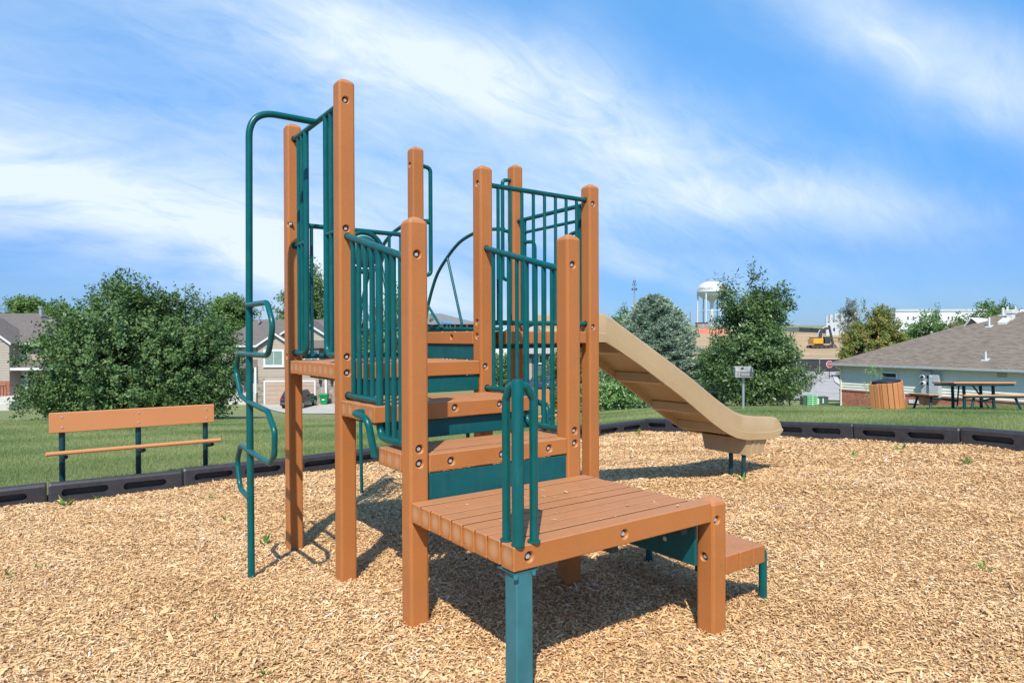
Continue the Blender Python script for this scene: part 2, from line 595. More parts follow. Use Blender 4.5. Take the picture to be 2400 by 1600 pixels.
# lawn meets the back of the border timbers
nearx = np.clip(gx, -50, BORDER_X); neary = np.clip(gy, -50, BORDER_Y)
dist = np.hypot(gx - np.minimum(gx, BORDER_X), gy - np.minimum(gy, BORDER_Y))
wb = 1 - sstep(0.0, 3.0, dist)
zz = np.where(inside, zin - 0.12, zz * (1 - wb) + (z_chips(nearx, neary) + 0.05) * wb)
ny_, nx_ = gx.shape
idx = np.arange(nx_ * ny_).reshape(ny_, nx_)
faces = np.stack([idx[:-1, :-1], idx[:-1, 1:], idx[1:, 1:], idx[1:, :-1]], -1).reshape(-1, 4)
M['lawn'] = mat_grass_ground()
ground = link('ground', np_mesh('ground', np.stack([wX, wY, zz], -1), faces, smooth=True), M['lawn'])
tag(ground, 'mown green lawn with dry patches sloping away beyond the wood chips', None, None, 'structure')

# blended lawn height for things that stand near the border
def z_ground(X, Y):
    x, y = to_struct(X, Y)
    if x < BORDER_X and y < BORDER_Y: return float(z_chips(x, y))
    d = math.hypot(x - min(x, BORDER_X), y - min(y, BORDER_Y))
    w = 1 - float(sstep(0.0, 3.0, d))
    return gz(X, Y) * (1 - w) + (float(z_chips(min(x, BORDER_X), min(y, BORDER_Y))) + 0.05) * w


def mat_chip_bed():
    m, t = new_mat('chip_bed')
    g = pos_vec(t)
    n1 = t.noise(t.mapping(g, (1, 1.6, 1)), 60, 5, 0.7); n2 = t.noise(g, 3, 4)
    c = t.ramp(n1, [(0.25, (0.34, 0.19, 0.08)), (0.5, (0.52, 0.31, 0.14)), (0.7, (0.64, 0.42, 0.20))])
    c = t.mix(t.math('MULTIPLY', n2, 0.3), c, (0.34, 0.21, 0.11))
    setc(t, 'Base Color', c); setc(t, 'Roughness', 0.85)
    t.b.inputs['Specular IOR Level'].default_value = 0.2
    bump(t, n1, 0.9, 0.02)
    return m


cx = np.arange(-9.0, BORDER_X + 0.001, 0.08); cyv = np.arange(-7.0, BORDER_Y + 0.001, 0.08)
cx[-1] = BORDER_X; cyv[-1] = BORDER_Y
gx, gy = np.meshgrid(cx, cyv)
wX, wY = to_world(gx, gy)
ny_, nx_ = gx.shape
idx = np.arange(nx_ * ny_).reshape(ny_, nx_)
faces = np.stack([idx[:-1, :-1], idx[:-1, 1:], idx[1:, 1:], idx[1:, :-1]], -1).reshape(-1, 4)
bed = link('wood_chip_bed', np_mesh('wood_chip_bed', np.stack([wX, wY, z_chips(gx, gy)], -1), faces, smooth=True), mat_chip_bed())
tag(bed, 'bed of tan wood chips under the play structure', None, None, 'structure')

# loose chips, each its own little splinter
rng = np.random.default_rng(7)


def scatter_view(n_try, dmin, dmax, dens, side=1.15, pad=1.0):
    """points spread over the ground ahead, thinning with distance (dens per square metre at distance d)"""
    d = rng.uniform(dmin, dmax, n_try)
    w = 0.77 * side * d + pad
    x = rng.uniform(-1, 1, n_try) * w
    keep = rng.uniform(0, 1, n_try) < dens(d) * 2 * w / (n_try / (dmax - dmin))
    return x[keep], d[keep]


def make_chips():
    X, Y = scatter_view(2600000, 1.6, 13.0, lambda d: 15000 * np.minimum(1.0, (3.2 / d) ** 1.25))
    x, y = to_struct(X, Y)
    k = (x < BORDER_X - 0.02) & (y < BORDER_Y - 0.02)
    X, Y, x, y = X[k], Y[k], x[k], y[k]
    n = len(X)
    far = np.clip(Y / 4.0, 1, 2.5) ** 0.55
    L = np.exp(rng.normal(math.log(0.0175), 0.48, n)) * far
    Wd = np.exp(rng.normal(math.log(0.0054), 0.40, n)) * far
    big = rng.uniform(0, 1, n) < 0.012
    L[big] *= 2.2; Wd[big] *= 1.8
    Wd = np.minimum(Wd, L * 0.6)
    yaw = rng.uniform(0, 2 * np.pi, n); tilt = rng.normal(0, 0.24, n); roll = rng.normal(0, 0.38, n)
    ax = np.stack([np.cos(yaw) * np.cos(tilt), np.sin(yaw) * np.cos(tilt), np.sin(tilt)], -1)
    sd = np.stack([-np.sin(yaw), np.cos(yaw), np.zeros(n)], -1)
    nz = np.cross(ax, sd)
    s2 = sd * np.cos(roll)[:, None] + nz * np.sin(roll)[:, None]
    c = np.stack([X, Y, z_chips(x, y) + rng.uniform(0.002, 0.016, n)], -1)
    bend = nz * (L * rng.normal(0.06, 0.10, n))[:, None]
    tp = rng.uniform(0.35, 1.0, n)[:, None]; tq = rng.uniform(0.35, 1.0, n)[:, None]
    hl = ax * (L / 2)[:, None]; hw = s2 * (Wd / 2)[:, None]
    sk = ax * (Wd * rng.normal(0, 0.7, n))[:, None]
    dk = np.concatenate([rng.uniform([-.03, -.86], [1.0, -.07], (34, 2)), rng.uniform([.08, -.03], [.9, .28], (9, 2)), rng.uniform([.0, .38], [1.0, .82], (12, 2))])
    dz = np.array([.6215] * 34 + [.8388] * 9 + [1.0394] * 12)
    m = len(dk); sel = rng.choice(n, m, replace=False)
    wx_, wy_ = to_world(dk[:, 0], dk[:, 1])
    c[sel] = np.stack([wx_, wy_, dz + .003], -1)
    for arr in (hl, hw): arr[sel, 2] *= 0.15
    bend[sel] *= 0.2
    V = np.stack([c - hl - hw * tp, c - hl + hw * tp + sk, c + bend - hw, c + bend + hw, c + hl - hw * tq - sk, c + hl + hw * tq], 1).reshape(-1, 3)
    b = (np.arange(n) * 6)[:, None]
    F = np.concatenate([b + np.array([[0, 2, 3, 1]]), b + np.array([[2, 4, 5, 3]])], 1).reshape(-1, 4)
    patch = 0.05 * np.sin(X * 1.7 + 2) * np.sin(Y * 2.3) + 0.04 * np.sin(X * 4.1 + Y * 3.3)
    tone = np.clip(rng.beta(2.6, 2.0, n) + patch, 0, 1)
    return np_mesh('wood_chips', V, F, np.repeat(tone, 2))


M['chips'] = mat_attr('wood_chip', [(0.0, (0.30, 0.150, 0.066)), (0.2, (0.50, 0.280, 0.126)), (0.5, (0.645, 0.395, 0.185)), (0.8, (0.72, 0.485, 0.255)), (0.95, (0.75, 0.575, 0.38)), (1.0, (0.80, 0.71, 0.59))], 0.75, 0, 0.25)
chips = link('wood_chips', make_chips(), M['chips'])
tag(chips, 'loose tan wood chips covering the play area', None, None, 'stuff')


def make_grass():
    X, Y = scatter_view(1400000, 5.5, 34.0, lambda d: 2600 * np.minimum(1, (8.0 / d) ** 2.0), 1.1, 1.0)
    x, y = to_struct(X, Y)
    k = ((x > BORDER_X + 0.10) | (y > BORDER_Y + 0.10))
    X, Y, x, y = X[k], Y[k], x[k], y[k]
    n = len(X)
    xb = np.minimum(x, BORDER_X); yb = np.minimum(y, BORDER_Y)
    d = np.hypot(x - xb, y - yb); w = 1 - sstep(0, 3, d)
    z = z_lawn(X, Y) * (1 - w) + (z_chips(xb, yb) + 0.05) * w
    sc = np.clip(Y / 9.0, 0.9, 3.0)
    h = rng.uniform(0.022, 0.05, n)
    wd = rng.uniform(0.004, 0.008, n) * sc
    yaw = rng.uniform(0, 2 * np.pi, n); le = rng.uniform(0, 0.9, n) * h; ly = rng.uniform(0, 2 * np.pi, n)
    base = np.stack([X, Y, z - 0.01], -1)
    sd = np.stack([np.cos(yaw), np.sin(yaw), np.zeros(n)], -1) * (wd / 2)[:, None]
    tip = base + np.stack([np.cos(ly) * le, np.sin(ly) * le, h + 0.01], -1)
    V = np.stack([base - sd, base + sd, tip], 1).reshape(-1, 3)
    F = np.arange(n * 3).reshape(-1, 3)
    dry = 0.5 + 0.55 * np.sin(X * 0.9 + 1.7 * np.sin(Y * 0.31)) * np.sin(Y * 0.8 + 1.2 * np.sin(X * 0.43))
    tone = np.clip(rng.beta(2, 3, n) * 0.55 + 0.72 * dry * rng.uniform(0.15, 1, n) - 0.10, 0, 1)
    return np_mesh('grass_blades', V, F, tone)


M['grass'] = mat_attr('grass_blade', [(0, (0.080, 0.150, 0.045)), (0.4, (0.29, 0.330, 0.130)), (0.7, (0.42, 0.405, 0.190)), (1, (0.56, 0.46, 0.26))], 0.6, 0.40, 0.3)
grass = link('grass_blades', make_grass(), M['grass'])
tag(grass, 'short mown grass blades of the lawn beyond the border', None, None, 'stuff')


# ================================================================== BORDER TIMBERS
TL = 1.2


def timber_mesh():
    b = MB()
    w, h = 0.11, 0.30
    # rounded cap profile swept along x, sunk in the chips
    prof = [(-w / 2, -0.10), (w / 2, -0.10), (w / 2 - 0.008, h - 0.10 - 0.03), (w / 2 - 0.022, h - 0.10 - 0.006), (w / 2 - 0.035, h - 0.10), (-w / 2 + 0.035, h - 0.10), (-w / 2 + 0.022, h - 0.10 - 0.006), (-w / 2 + 0.008, h - 0.10 - 0.03)]
    pts = []
    for xx, s in ((0.006, 0.86), (0.024, 1.0), (TL - 0.024, 1.0), (TL - 0.006, 0.86)):
        pts += [(xx, py * s, pz if pz < 0 else pz * (1 if s == 1 else 0.97)) for py, pz in prof]
    b.hull(pts)
    return b.mesh('border_timber')


def cut_box(b, x0, x1, z0, z1, y, depth):
    r = (z1 - z0) / 2
    for (xa, xb, dz, yy) in ((x0, x1, 0, 0),):
        out = []
        for k in range(7):
            a = math.pi / 2 + math.pi * k / 6
            out.append((x0 + r + r * math.cos(a) * 0.9, (z0 + z1) / 2 + r * math.sin(a)))
        for k in range(7):
            a = -math.pi / 2 + math.pi * k / 6
            out.append((x1 - r + r * math.cos(a) * 0.9, (z0 + z1) / 2 + r * math.sin(a)))
        inner = [((u - (x0 + x1) / 2) * 0.965 + (x0 + x1) / 2, (v - (z0 + z1) / 2) * 0.80 + (z0 + z1) / 2) for u, v in out]
        n = len(out)
        vs = [(u, y - 0.02, v) for u, v in [((u - (x0 + x1) / 2) * 1.03 + (x0 + x1) / 2, (v - (z0 + z1) / 2) * 1.2 + (z0 + z1) / 2) for u, v in out]] + [(u, y + depth, v) for u, v in inner]
        fs = [list(range(n))[::-1], list(range(n, 2 * n))] + [(i, (i + 1) % n, n + (i + 1) % n, n + i) for i in range(n)]
        b.add(vs, fs)


PENDING = []                                   # (object, cutter) pairs cut in one pass


def cut_with(o, cutter_mesh):
    c = bpy.data.objects.new('cutter', cutter_mesh); COL.objects.link(c)
    if o.parent: c.parent = o.parent
    c.location = o.location; c.rotation_euler = o.rotation_euler
    md = o.modifiers.new('cut', 'BOOLEAN'); md.operation = 'DIFFERENCE'; md.solver = 'EXACT'; md.object = c
    PENDING.append((o, c))


def flush_cuts():
    bpy.context.view_layer.update()
    dg = bpy.context.evaluated_depsgraph_get()
    new = []
    for o, c in PENDING:
        new.append(bpy.data.meshes.new_from_object(o.evaluated_get(dg), preserve_all_data_layers=True, depsgraph=dg))
    for (o, c), me in zip(PENDING, new):
        old = o.data
        o.modifiers.clear(); o.data = me
        me.name = old.name
        if not me.materials:
            for mm in old.materials: me.materials.append(mm)
        bpy.data.objects.remove(c)
    PENDING.clear()


cb = MB()
for x0 in (0.11, 0.64):
    cut_box(cb, x0, x0 + 0.40, 0.056, 0.126, -0.050, 0.075)
timber0 = link('border_timber', timber_mesh(), M['border'])
# the slot is cut in the side that faces the chips (local -y)
cut_me = cb.mesh('cut'); cut_with(timber0, cut_me)
flush_cuts()
ord_ = ['first', 'second', 'third', 'fourth', 'fifth', 'sixth', 'seventh', 'eighth', 'ninth']
tl = []
for k in range(9):                             # left row, counted from the far corner
    tl.append((BORDER_X - TL * (k + 1), BORDER_Y, 0.0, 'charcoal plastic border timber, %s from the far corner in the row before the bench' % ord_[k]))
for k in range(6):
    tl.append((BORDER_X, BORDER_Y - TL * k, -math.pi / 2, 'charcoal plastic border timber, %s from the far corner in the row before the picnic table' % ord_[k]))
rr_ = random.Random(3)
for k, (x, y, rz, lab) in enumerate(tl):
    o = timber0 if k == 0 else timber0.copy()
    if k: COL.objects.link(o)
    ex, ey = (x + TL * math.cos(rz), y + TL * math.sin(rz))
    z0 = float(z_chips(min(x, BORDER_X), min(y, BORDER_Y))); z1 = float(z_chips(min(ex, BORDER_X), min(ey, BORDER_Y)))
    X, Y = to_world(x, y)
    o.location = (X, Y, z0 + rr_.uniform(-.012, .012))
    o.rotation_euler = (rr_.uniform(-.05, .05), -math.atan2(z1 - z0, TL) + rr_.uniform(-.012, .012), YAW + rz + rr_.uniform(-.02, .02))
    tag(o, lab, 'border timber', 'charcoal border timbers round the wood chips')


# ================================================================== PLAY STRUCTURE
mx = 0.97; s0 = 0.885; y1 = 1.854; x2 = 1.94; PW = 0.05
play = empty('play_structure', (OX, OY, 0), YAW)
tag(play, 'orange and teal playground climber with stairs, decks and tan slide', 'playground structure')


def post_mesh(h, foot=-0.35, c=0.013):
    b = MB(); pts = []
    for z, s in ((foot, 1.0), (h - 0.034, 1.0), (h - 0.020, 0.86), (h - 0.003, 0.36), (h, 0.22)):
        a = PW * s; cc = c * s
        for sx_ in (-1, 1):
            for sy_ in (-1, 1):
                pts += [(sx_ * a, sy_ * (a - cc), z), (sx_ * (a - cc), sy_ * a, z), (sx_ * (a - cc * .29), sy_ * (a - cc * .29), z)]
    b.hull(pts)
    return b.mesh('post')


def hole_cutter(holes):
    """holes: (point on face, outward normal axis) -> counterbored bolt holes"""
    b = MB()
    for p, nrm in holes:
        p = Vector(p); n = Vector(nrm)
        b.tube([p + n * 0.012, p + n * 0.001, p - n * 0.006, p - n * 0.028], [0.030, 0.0245, 0.0185, 0.018], 20, 0, True, False)
    return b.mesh('cut')


def bolt_mesh(nrm):
    b = MB(); n = Vector(nrm)
    b.tube([-n * 0.030, -n * 0.0255], 0.0172, 16, 1)
    b.tube([-n * 0.0255, -n * 0.012, -n * 0.009], [0.0115, 0.0115, 0.009], 6, 0, True, False)
    return b.mesh('bolt')


BOLT = {}
for nm_, ax_ in (('-y', (0, -1, 0)), ('-x', (-1, 0, 0))): BOLT[nm_] = bolt_mesh(ax_)
NRM = {'-y': Vector((0, -1, 0)), '-x': Vector((-1, 0, 0))}


def drilled(o, holes, off=Vector((0, 0, 0))):
    """holes: list of (x, y, z, face, has bolt) in the structure grid"""
    hl = []
    for (x, y, z, f, bolt) in holes:
        p = Vector((x, y, z)) - o.location
        hl.append((p, NRM[f]))
        if bolt:
            bo = link('bolt', BOLT[f], [M['bolt'], M['black']], o, p)
    cut_with(o, hole_cutter(hl))


posts = {
    'A': (0, s0, 2.916, [(-.008, s0 - PW, 2.782, '-y', 1), (-.008, s0 - PW, 2.036, '-y', 1), (-.006, s0 - PW, 1.289, '-y', 1), (-.006, s0 - PW, 1.195, '-y', 1)]),
    'B': (0, y1, 2.910, [(-PW, 1.80, 2.191, '-x', 1), (-PW, 1.842, 1.272, '-x', 1)]),
    'C': (0, 0, 1.978, [(0, -PW, .869, '-y', 1), (0, -PW, .799, '-y', 1), (-.008, -PW, 1.795, '-y', 1)]),
    'D': (mx, y1, 2.906, [(mx - PW, 1.856, 2.758, '-x', 1)]),
    'E': (mx, s0, 2.553, [(mx - PW, .872, 2.426, '-x', 1), (mx - PW, .88, 1.501, '-x', 1), (mx - PW, .882, 1.408, '-x', 1), (.957, s0 - PW, 1.207, '-y', 1)]),
    'F': (x2, y1, 2.907, []),
    'G': (x2, s0, 2.553, [(1.927, s0 - PW, 2.398, '-y', 1), (1.924, s0 - PW, 1.474, '-y', 1)]),
    'H': (mx, 0, 1.978, [(.973, -PW, .875, '-y', 1), (.975, -PW, .804, '-y', 1), (.962, -PW, 1.803, '-y', 1)]),
    'I': (1.15, -.84, .637, [(1.128, -.89, .534, '-y', 1), (1.100, -.835, .352, '-x', 1)]),
}
for k_, (x, y, h, holes) in posts.items():
    o = link('post', post_mesh(h), M['lumber'], play, (x, y, 0))
    if holes: drilled(o, holes)
# the low post also carries a bolt on its left face
PI_ = play.children[-1]


M['gap_shade'] = simple('plank_gap_shade', (0.075, 0.040, 0.022), 0.95, 0, 0.3, 30, 0.1)  # dark brown that paints shade into the gaps between planks


def plank_mesh(lx, ly, lz, c=0.0042, name='plank'):
    b = MB(); b.cbox((-lx / 2, -ly / 2, -lz), (lx / 2, ly / 2, 0), c)
    return b.mesh(name)


def platform(name, planks, axis, joists, holes=None, label=None):
    """planks: (x0, x1, y0, y1, ztop); joists: list of boxes of the steel frame below"""
    root = empty(name, (0, 0, 0), 0, play)
    for a, b_ in joists: MB().box(a, b_).build('joist', M['dark_teal'], root)
    cache = {}
    for i, (xa, xb, ya, yb, zt) in enumerate(planks):
        key = (round(xb - xa, 3), round(yb - ya, 3))
        hs = (holes or {}).get(i)
        if key in cache and not hs: me = cache[key]
        else:
            me = plank_mesh(xb - xa, yb - ya, TH)
            if not hs: cache[key] = me
        zj = rr_.uniform(-.0015, .0015)
        o = link('plank', me, M['plank'] if axis == 'x' else M['lumber'], root, ((xa + xb) / 2, (ya + yb) / 2, zt + zj))
        if hs: drilled(o, hs)
    if axis == 'x':
        gd_ = MB(); sp_l = sorted(planks, key=lambda p: p[2])  # added dark strips, so sunlit gaps read as shaded lines
        for p, q in zip(sp_l, sp_l[1:]):
            if 0 < q[2] - p[3] < .03: gd_.box((max(p[0], q[0]) + .004, p[3] - .001, p[4] - .02), (min(p[1], q[1]) - .004, q[2] + .001, p[4] - .0022))
        if gd_.v: gd_.build('gap_shade', M['gap_shade'], root)['kind'] = 'stuff'
    return root


TH = 0.094
# lower deck: nine planks, the foremost is the rim
pl = []
pitch = (0.887 - 0.018) / 9
for i in range(9):
    ya = -0.018 - pitch * (i + 1); yb = -0.018 - pitch * i - 0.005
    if i == 8: pl.append((-.046, 1.098, ya, yb, .6213))
    else: pl.append((-.046, 1.020 + (0.0 if i else 0.0), ya, yb, .6213))
pl[0] = (-.046, 1.020, -.055 - .058, -.055, .6213)
pl = [(-.046, 1.040, -0.052 - 0.0929 * (i + 1) + .008, -0.052 - 0.0929 * i, .6213) for i in range(9)]
pl[8] = (-.046, 1.098, pl[8][2], pl[8][3], .6213)
yf = pl[8][2]
platform('lower_deck', pl, 'x', [((0.02, -.85, .49), (.06, -.06, .527)), ((.48, -.85, .49), (.52, -.06, .527)), ((.92, -.85, .49), (.96, -.06, .527))],
         {8: [(.026, yf, .572, '-y', 1), (.529, yf, .570, '-y', 1)]})
# two stair treads
tp = [(.054, .916, -.05, .030, .8385)] + [(-.05, 1.02, .053 + .086 * i, .053 + .086 * i + .081, .8385) for i in range(3)]
TH = 0.088
platform('stair_tread', tp, 'x', [((.03, .05, .722), (.07, .30, .75)), ((.90, .05, .722), (.94, .30, .75))],
         {0: [(.174, -.05, .793, '-y', 1), (.479, -.05, .793, '-y', 1), (.79, -.05, .794, '-y', 1)]})
tp = [(-.05, 1.02, .362 + .094 * i, .362 + .094 * i + .089, 1.039) for i in range(5)]
platform('stair_tread', tp, 'x', [((.03, .37, .92), (.07, .83, .95)), ((.90, .37, .92), (.94, .83, .95))],
         {0: [(.441, .362, 1.003, '-y', 1), (.749, .362, 1.005, '-y', 1)]})
# middle platform between the tall posts
mp = [(.054, .916, .838, .930, 1.245)] + [(-.05, .925, .938 + .094 * i, .938 + .094 * i + .089, 1.245) for i in range(9)] + [(.054, .916, 1.79, 1.88, 1.245)]
TH = 0.090
platform('middle_deck', mp, 'x', [((.10, .94, 1.12), (.14, 1.80, 1.154)), ((.83, .94, 1.12), (.87, 1.80, 1.154))])
# top platform, a beam runs along its open side
TH = 0.086
tpk = [(mx - .05, mx + .045, .938, 1.80, 1.440)] + [(mx + .052 + .0935 * i, mx + .052 + .0935 * i + .0885, .838 if 0 < i < 9 else .94, 1.90 if 0 < i < 9 else 1.80, 1.440) for i in range(10)]
platform('upper_deck', tpk, 'y', [((1.0, .94, 1.32), (1.92, .98, 1.352)), ((1.0, 1.75, 1.32), (1.92, 1.79, 1.352))],
         {0: [(mx - .05, 1.22, 1.404, '-x', 0)]})
# low step at the side, on two bent tube legs
TH = 0.092
sp = [(1.236 + .107 * i, 1.236 + .107 * i + .101, -.862, .05, .335) for i in range(3)]
platform('entry_step', sp, 'y', [((1.25, -.70, .205), (1.54, -.66, .242)), ((1.25, -.06, .205), (1.54, -.02, .242))])
stp = play.children[-1]
for yy in (-.80, .0):
    p = fillet([(1.55, yy, .285), (1.625, yy, .285), (1.625, yy, -.3)], .05)
    MB().tube(p, .021, 12).build('leg', M['teal'], stp)


def riser(a, b):
    m = MB(); m.cbox(a, b, .003)
    o = m.build('riser_panel', M['panel'], play)
    return o


riser((.056, -.046, .540), (.914, -.022, .745))
riser((.02, .395, .845), (1.0, .413, .945))
riser((.056, .852, 1.050), (.914, .870, 1.152))
riser((mx - .036, .94, 1.2475), (mx - .018, 1.80, 1.349))
rs_ = riser((1.052, -.822, .312), (1.070, -.02, .510))
pass
for yy in (-.64, -.56, -.30, -.22):
    MB().cyl((1.0515, yy, .40), (1.046, yy, .40), .012, 10).build("bolt", M["bolt"], rs_)
pass


def grommet(b, p, axis, r):
    p = Vector(p); a = Vector(axis)
    b.tube([p - a * .001, p + a * .003], r * 1.32, 16, 1)


BAR = .0135; RAIL = .0175
TEAL2 = [M['teal'], M['black']]


def stair_rail(x):
    """stepped guard rail beside the stairs, sloping top rail between posts"""
    b = MB()
    top0, top1 = Vector((x, s0 - PW, 1.990)), Vector((x, PW, 1.785))
    def ztop(y): return 1.785 + (y - PW) * (1.990 - 1.785) / (s0 - 2 * PW)
    b.tube([top0, top1], .0195, 12)
    b.tube([(x, s0 - PW, 1.063), (x, .40, 1.063)], RAIL, 12)
    b.tube(fillet([(x, PW, .872), (x, .400, .872), (x, .400, ztop(.40))], .075, 8), .0195, 12)
    for p in ((x, s0 - PW, 1.990), (x, s0 - PW, 1.063)): grommet(b, p, (0, -1, 0), RAIL)
    for p in ((x, PW, 1.785), (x, PW, .872)): grommet(b, p, (0, 1, 0), RAIL)
    root = b.build('guard_rail', TEAL2, play)
    for y in (.757, .672, .582, .495):
        MB().tube([(x, y, 1.063), (x, y, ztop(y))], BAR, 10).build('bar', M['teal'], root)
    for y in (.302, .226, .145):
        MB().tube([(x, y, .872), (x, y, ztop(y))], BAR, 10).build('bar', M['teal'], root)


stair_rail(0.0); stair_rail(mx)


def flat_rail(y, xa, xb, zb, zt, bars, r=RAIL):
    root = empty('guard_rail', (0, 0, 0), 0, play)
    for z in (zb, zt):
        b = MB().tube([(xa, y, z), (xb, y, z)], r, 12)
        grommet(b, (xa, y, z), (1, 0, 0), r); grommet(b, (xb, y, z), (-1, 0, 0), r)
        b.build('rail', TEAL2, root)
    for x in bars:
        MB().tube([(x, y, zb), (x, y, zt)], BAR * .92, 10).build('bar', M['teal'], root)
    return root


flat_rail(s0, mx + PW, x2 - PW, 1.499, 2.430, [1.097 + .1013 * i for i in range(8)])
bd = flat_rail(y1, PW, mx - PW, 1.270, 2.203, [.134, .235, .335, .741, .838])
# play ring with a clear bubble in the rear rail
rb = MB(); c0 = Vector((.535, y1, 2.045)); seg = 36
for ro, w_ in ((.148, .020),):
    ring = [c0 + Vector((math.cos(2 * math.pi * k / seg) * ro, 0, math.sin(2 * math.pi * k / seg) * ro)) for k in range(seg + 1)]
    rb.tube(ring, w_, 10, 0, False)
rg = rb.build('play_ring', M['teal'], bd)
db = MB(); vs = []; fs = []
for i in range(7):
    a = i / 6 * R(80); rr0 = .122 * math.sin(a) / math.sin(R(80)); yy = -.06 * math.cos(a)
    for k in range(24): vs.append((c0.x + rr0 * math.cos(2 * math.pi * k / 24), c0.y + yy, c0.z + rr0 * math.sin(2 * math.pi * k / 24)))
for i in range(6):
    for k in range(24): fs.append((i * 24 + k, i * 24 + (k + 1) % 24, (i + 1) * 24 + (k + 1) % 24, (i + 1) * 24 + k))
db.add(vs, fs, 0, True); db.build('ring_disc', M['panel'], bd)
for xx in (.46, .61):
    MB().tube([(xx, y1, 1.27), (xx, y1, 1.915)], BAR * .92, 10).build('bar', M['teal'], bd)

# side gate frames between the two tall left posts
gf = MB().tube([(0, s0 + PW, 2.790), (0, y1 - PW, 2.790)], RAIL, 12).build('guard_rail', TEAL2, play)
for ya, yb, sg in ((y1 - PW, 1.560, -1), (s0 + PW, 1.185, 1)):
    b = MB().tube(fillet([(0, ya, 1.296), (0, yb, 1.296), (0, yb, 2.790)], .075, 8), .0185, 12)
    b.tube([(0, ya, 2.045), (0, yb, 2.045)], BAR, 10)
    for z in (1.296, 2.045, 2.790): grommet(b, (0, ya, z), (0, sg, 0), RAIL)
    b.build('gate_frame', TEAL2, gf)
for y in (1.717, 1.645, 1.098, 1.025):
    MB().tube([(0, y, 1.296), (0, y, 2.790)], BAR, 10).build('bar', M['teal'], gf)

# wavy climbing pole beside the tall posts
px_, py_ = -.437, 1.355
pole = MB().tube(fillet([(px_, py_ - .075, -.35), (px_ + .005, py_ - .03, 1.2), (px_ + .02, py_, 2.790), (0, py_, 2.790)], .17, 10), .0205, 14).build('climbing_pole', M['teal'], play)
def py_at(z): return py_ - .075 + (z + .35) / 3.14 * .075
def rung(pts): MB().tube(fillet(pts, .10, 7), .0158, 12).build('rung', M['teal'], pole)
rx = px_ - .004
rung([(rx, py_at(1.60), 1.600), (rx, .90, 1.597), (rx, .79, 1.47), (rx, .885, 1.303), (rx, py_at(1.303), 1.303)])
rung([(rx, py_at(1.303), 1.303), (rx, 1.545, 1.303), (rx, 1.62, 1.19), (rx, 1.500, 1.040), (rx, py_at(1.015), 1.018)])
rung([(rx, py_at(1.015), 1.016), (rx, .905, .996), (rx, .770, .90), (rx, .780, .77), (rx, .855, .712), (rx, py_at(.72), .722)])
rung([(rx, py_at(.72), .722), (rx, 1.50, .732), (rx, 1.60, .62), (rx, 1.53, .455), (rx, py_at(.43), .434)])

# bent hand loop joining the two treads on the left
MB().tube(fillet([(-.045, .500, 1.000), (-.105, .49, 1.000), (-.105, .315, .985), (-.075, .300, .79)], .07, 8), .0185, 12).build('step_bracket', M['teal'], play)
MB().tube(fillet([(1.02, .500, 1.000), (1.07, .49, 1.000), (1.07, .315, .985), (1.045, .300, .79)], .07, 8), .0185, 12).build('step_bracket', M['teal'], play)

# slide entrance guard
b = MB()
b.tube([(x2, s0 + PW, 2.410), (x2, y1 - PW, 2.410)], RAIL, 12)
b.tube([(x2, 1.00, 2.298), (x2, 1.715, 2.298)], BAR, 12)
for y in (1.00, 1.715):
    b.tube([(x2, y, 2.410), (x2, y, 1.50)], .017, 12)
sgn = b.build('guard_rail', TEAL2, play)
for y, d in ((1.715, -1), (1.00, 1)):
    MB().tube(fillet([(x2, y, 2.215), (x2, y + d * .145, 2.205), (x2, y + d * .145, 1.52), (x2, y, 1.478)], .08, 8), .0155, 12).build('grab_handle', M['teal'], sgn)
    MB().tube([(x2, y, 1.52), (x2, y - d * .08, 1.52)], .014, 10).build('bar', M['teal'], sgn)

# grab handles and arch climber at the rear of the upper deck
for xa, d in ((mx + PW, 1), (x2 - PW, -1)):
    xh = xa + d * .083
    h = MB().tube(fillet([(xa, y1, 2.765), (xh, y1, 2.757), (xh, y1, 1.905), (xa, y1, 1.893)], .075, 8), .0165, 12)
    h.tube([(xa, y1, 2.32), (xh, y1, 2.32)], [.02, .012], 10)
    h.build('grab_handle', M['teal'], play)


def spline(p, n=6):
    q = [Vector(v) for v in p]; q = [q[0] * 2 - q[1]] + q + [q[-1] * 2 - q[-2]]; out = []
    for i in range(1, len(q) - 2):
        for k in range(n):
            t = k / n; a, b_, c, d = q[i - 1:i + 3]
            out.append(.5 * ((2 * b_) + (c - a) * t + (2 * a - 5 * b_ + 4 * c - d) * t * t + (3 * b_ - a - 3 * c + d) * t ** 3))
    return out + [q[-2]]


arch_root = None
for xa in (1.10, 1.825):
    pts = [(xa, 1.86, 2.335), (xa, 2.02, 2.357), (xa, 2.18, 2.369), (xa, 2.35, 2.362), (xa, 2.60, 2.310), (xa, 2.835, 2.190), (xa, 3.06, 2.018), (xa, 3.235, 1.737), (xa, 3.30, 1.511), (xa, 3.31, 1.30), (xa, 3.295, .9), (xa, 3.26, -.4)]
    b = MB().tube(spline(pts), .0165, 12)
    b.tube([(xa, 1.90, 1.475), (xa, 3.305, 1.475)], .0165, 12)
    r_ = b.build('arch_climber', M['teal'], play) if arch_root is None else b.build('side_rail', M['teal'], arch_root)
    if arch_root is None: arch_root = r_
    MB().tube(fillet([(xa, 2.835, 2.185), (xa, 2.555, 1.500), (xa, 2.66, 1.475)], .04, 6), .0135, 10).build('strut', M['teal'], arch_root)
    MB().tube([(xa, 3.245, 1.735), (xa, 2.937, 1.475)], .0135, 10).build('strut', M['teal'], arch_root)
for y, z in ((3.24, .59), (3.28, .88), (3.30, 1.18), (3.305, 1.475), (2.937, 1.475), (2.56, 1.475), (2.2, 1.475)):
    MB().tube([(1.10, y, z), (1.825, y, z)], .0155, 10).build('rung', M['teal'], arch_root)

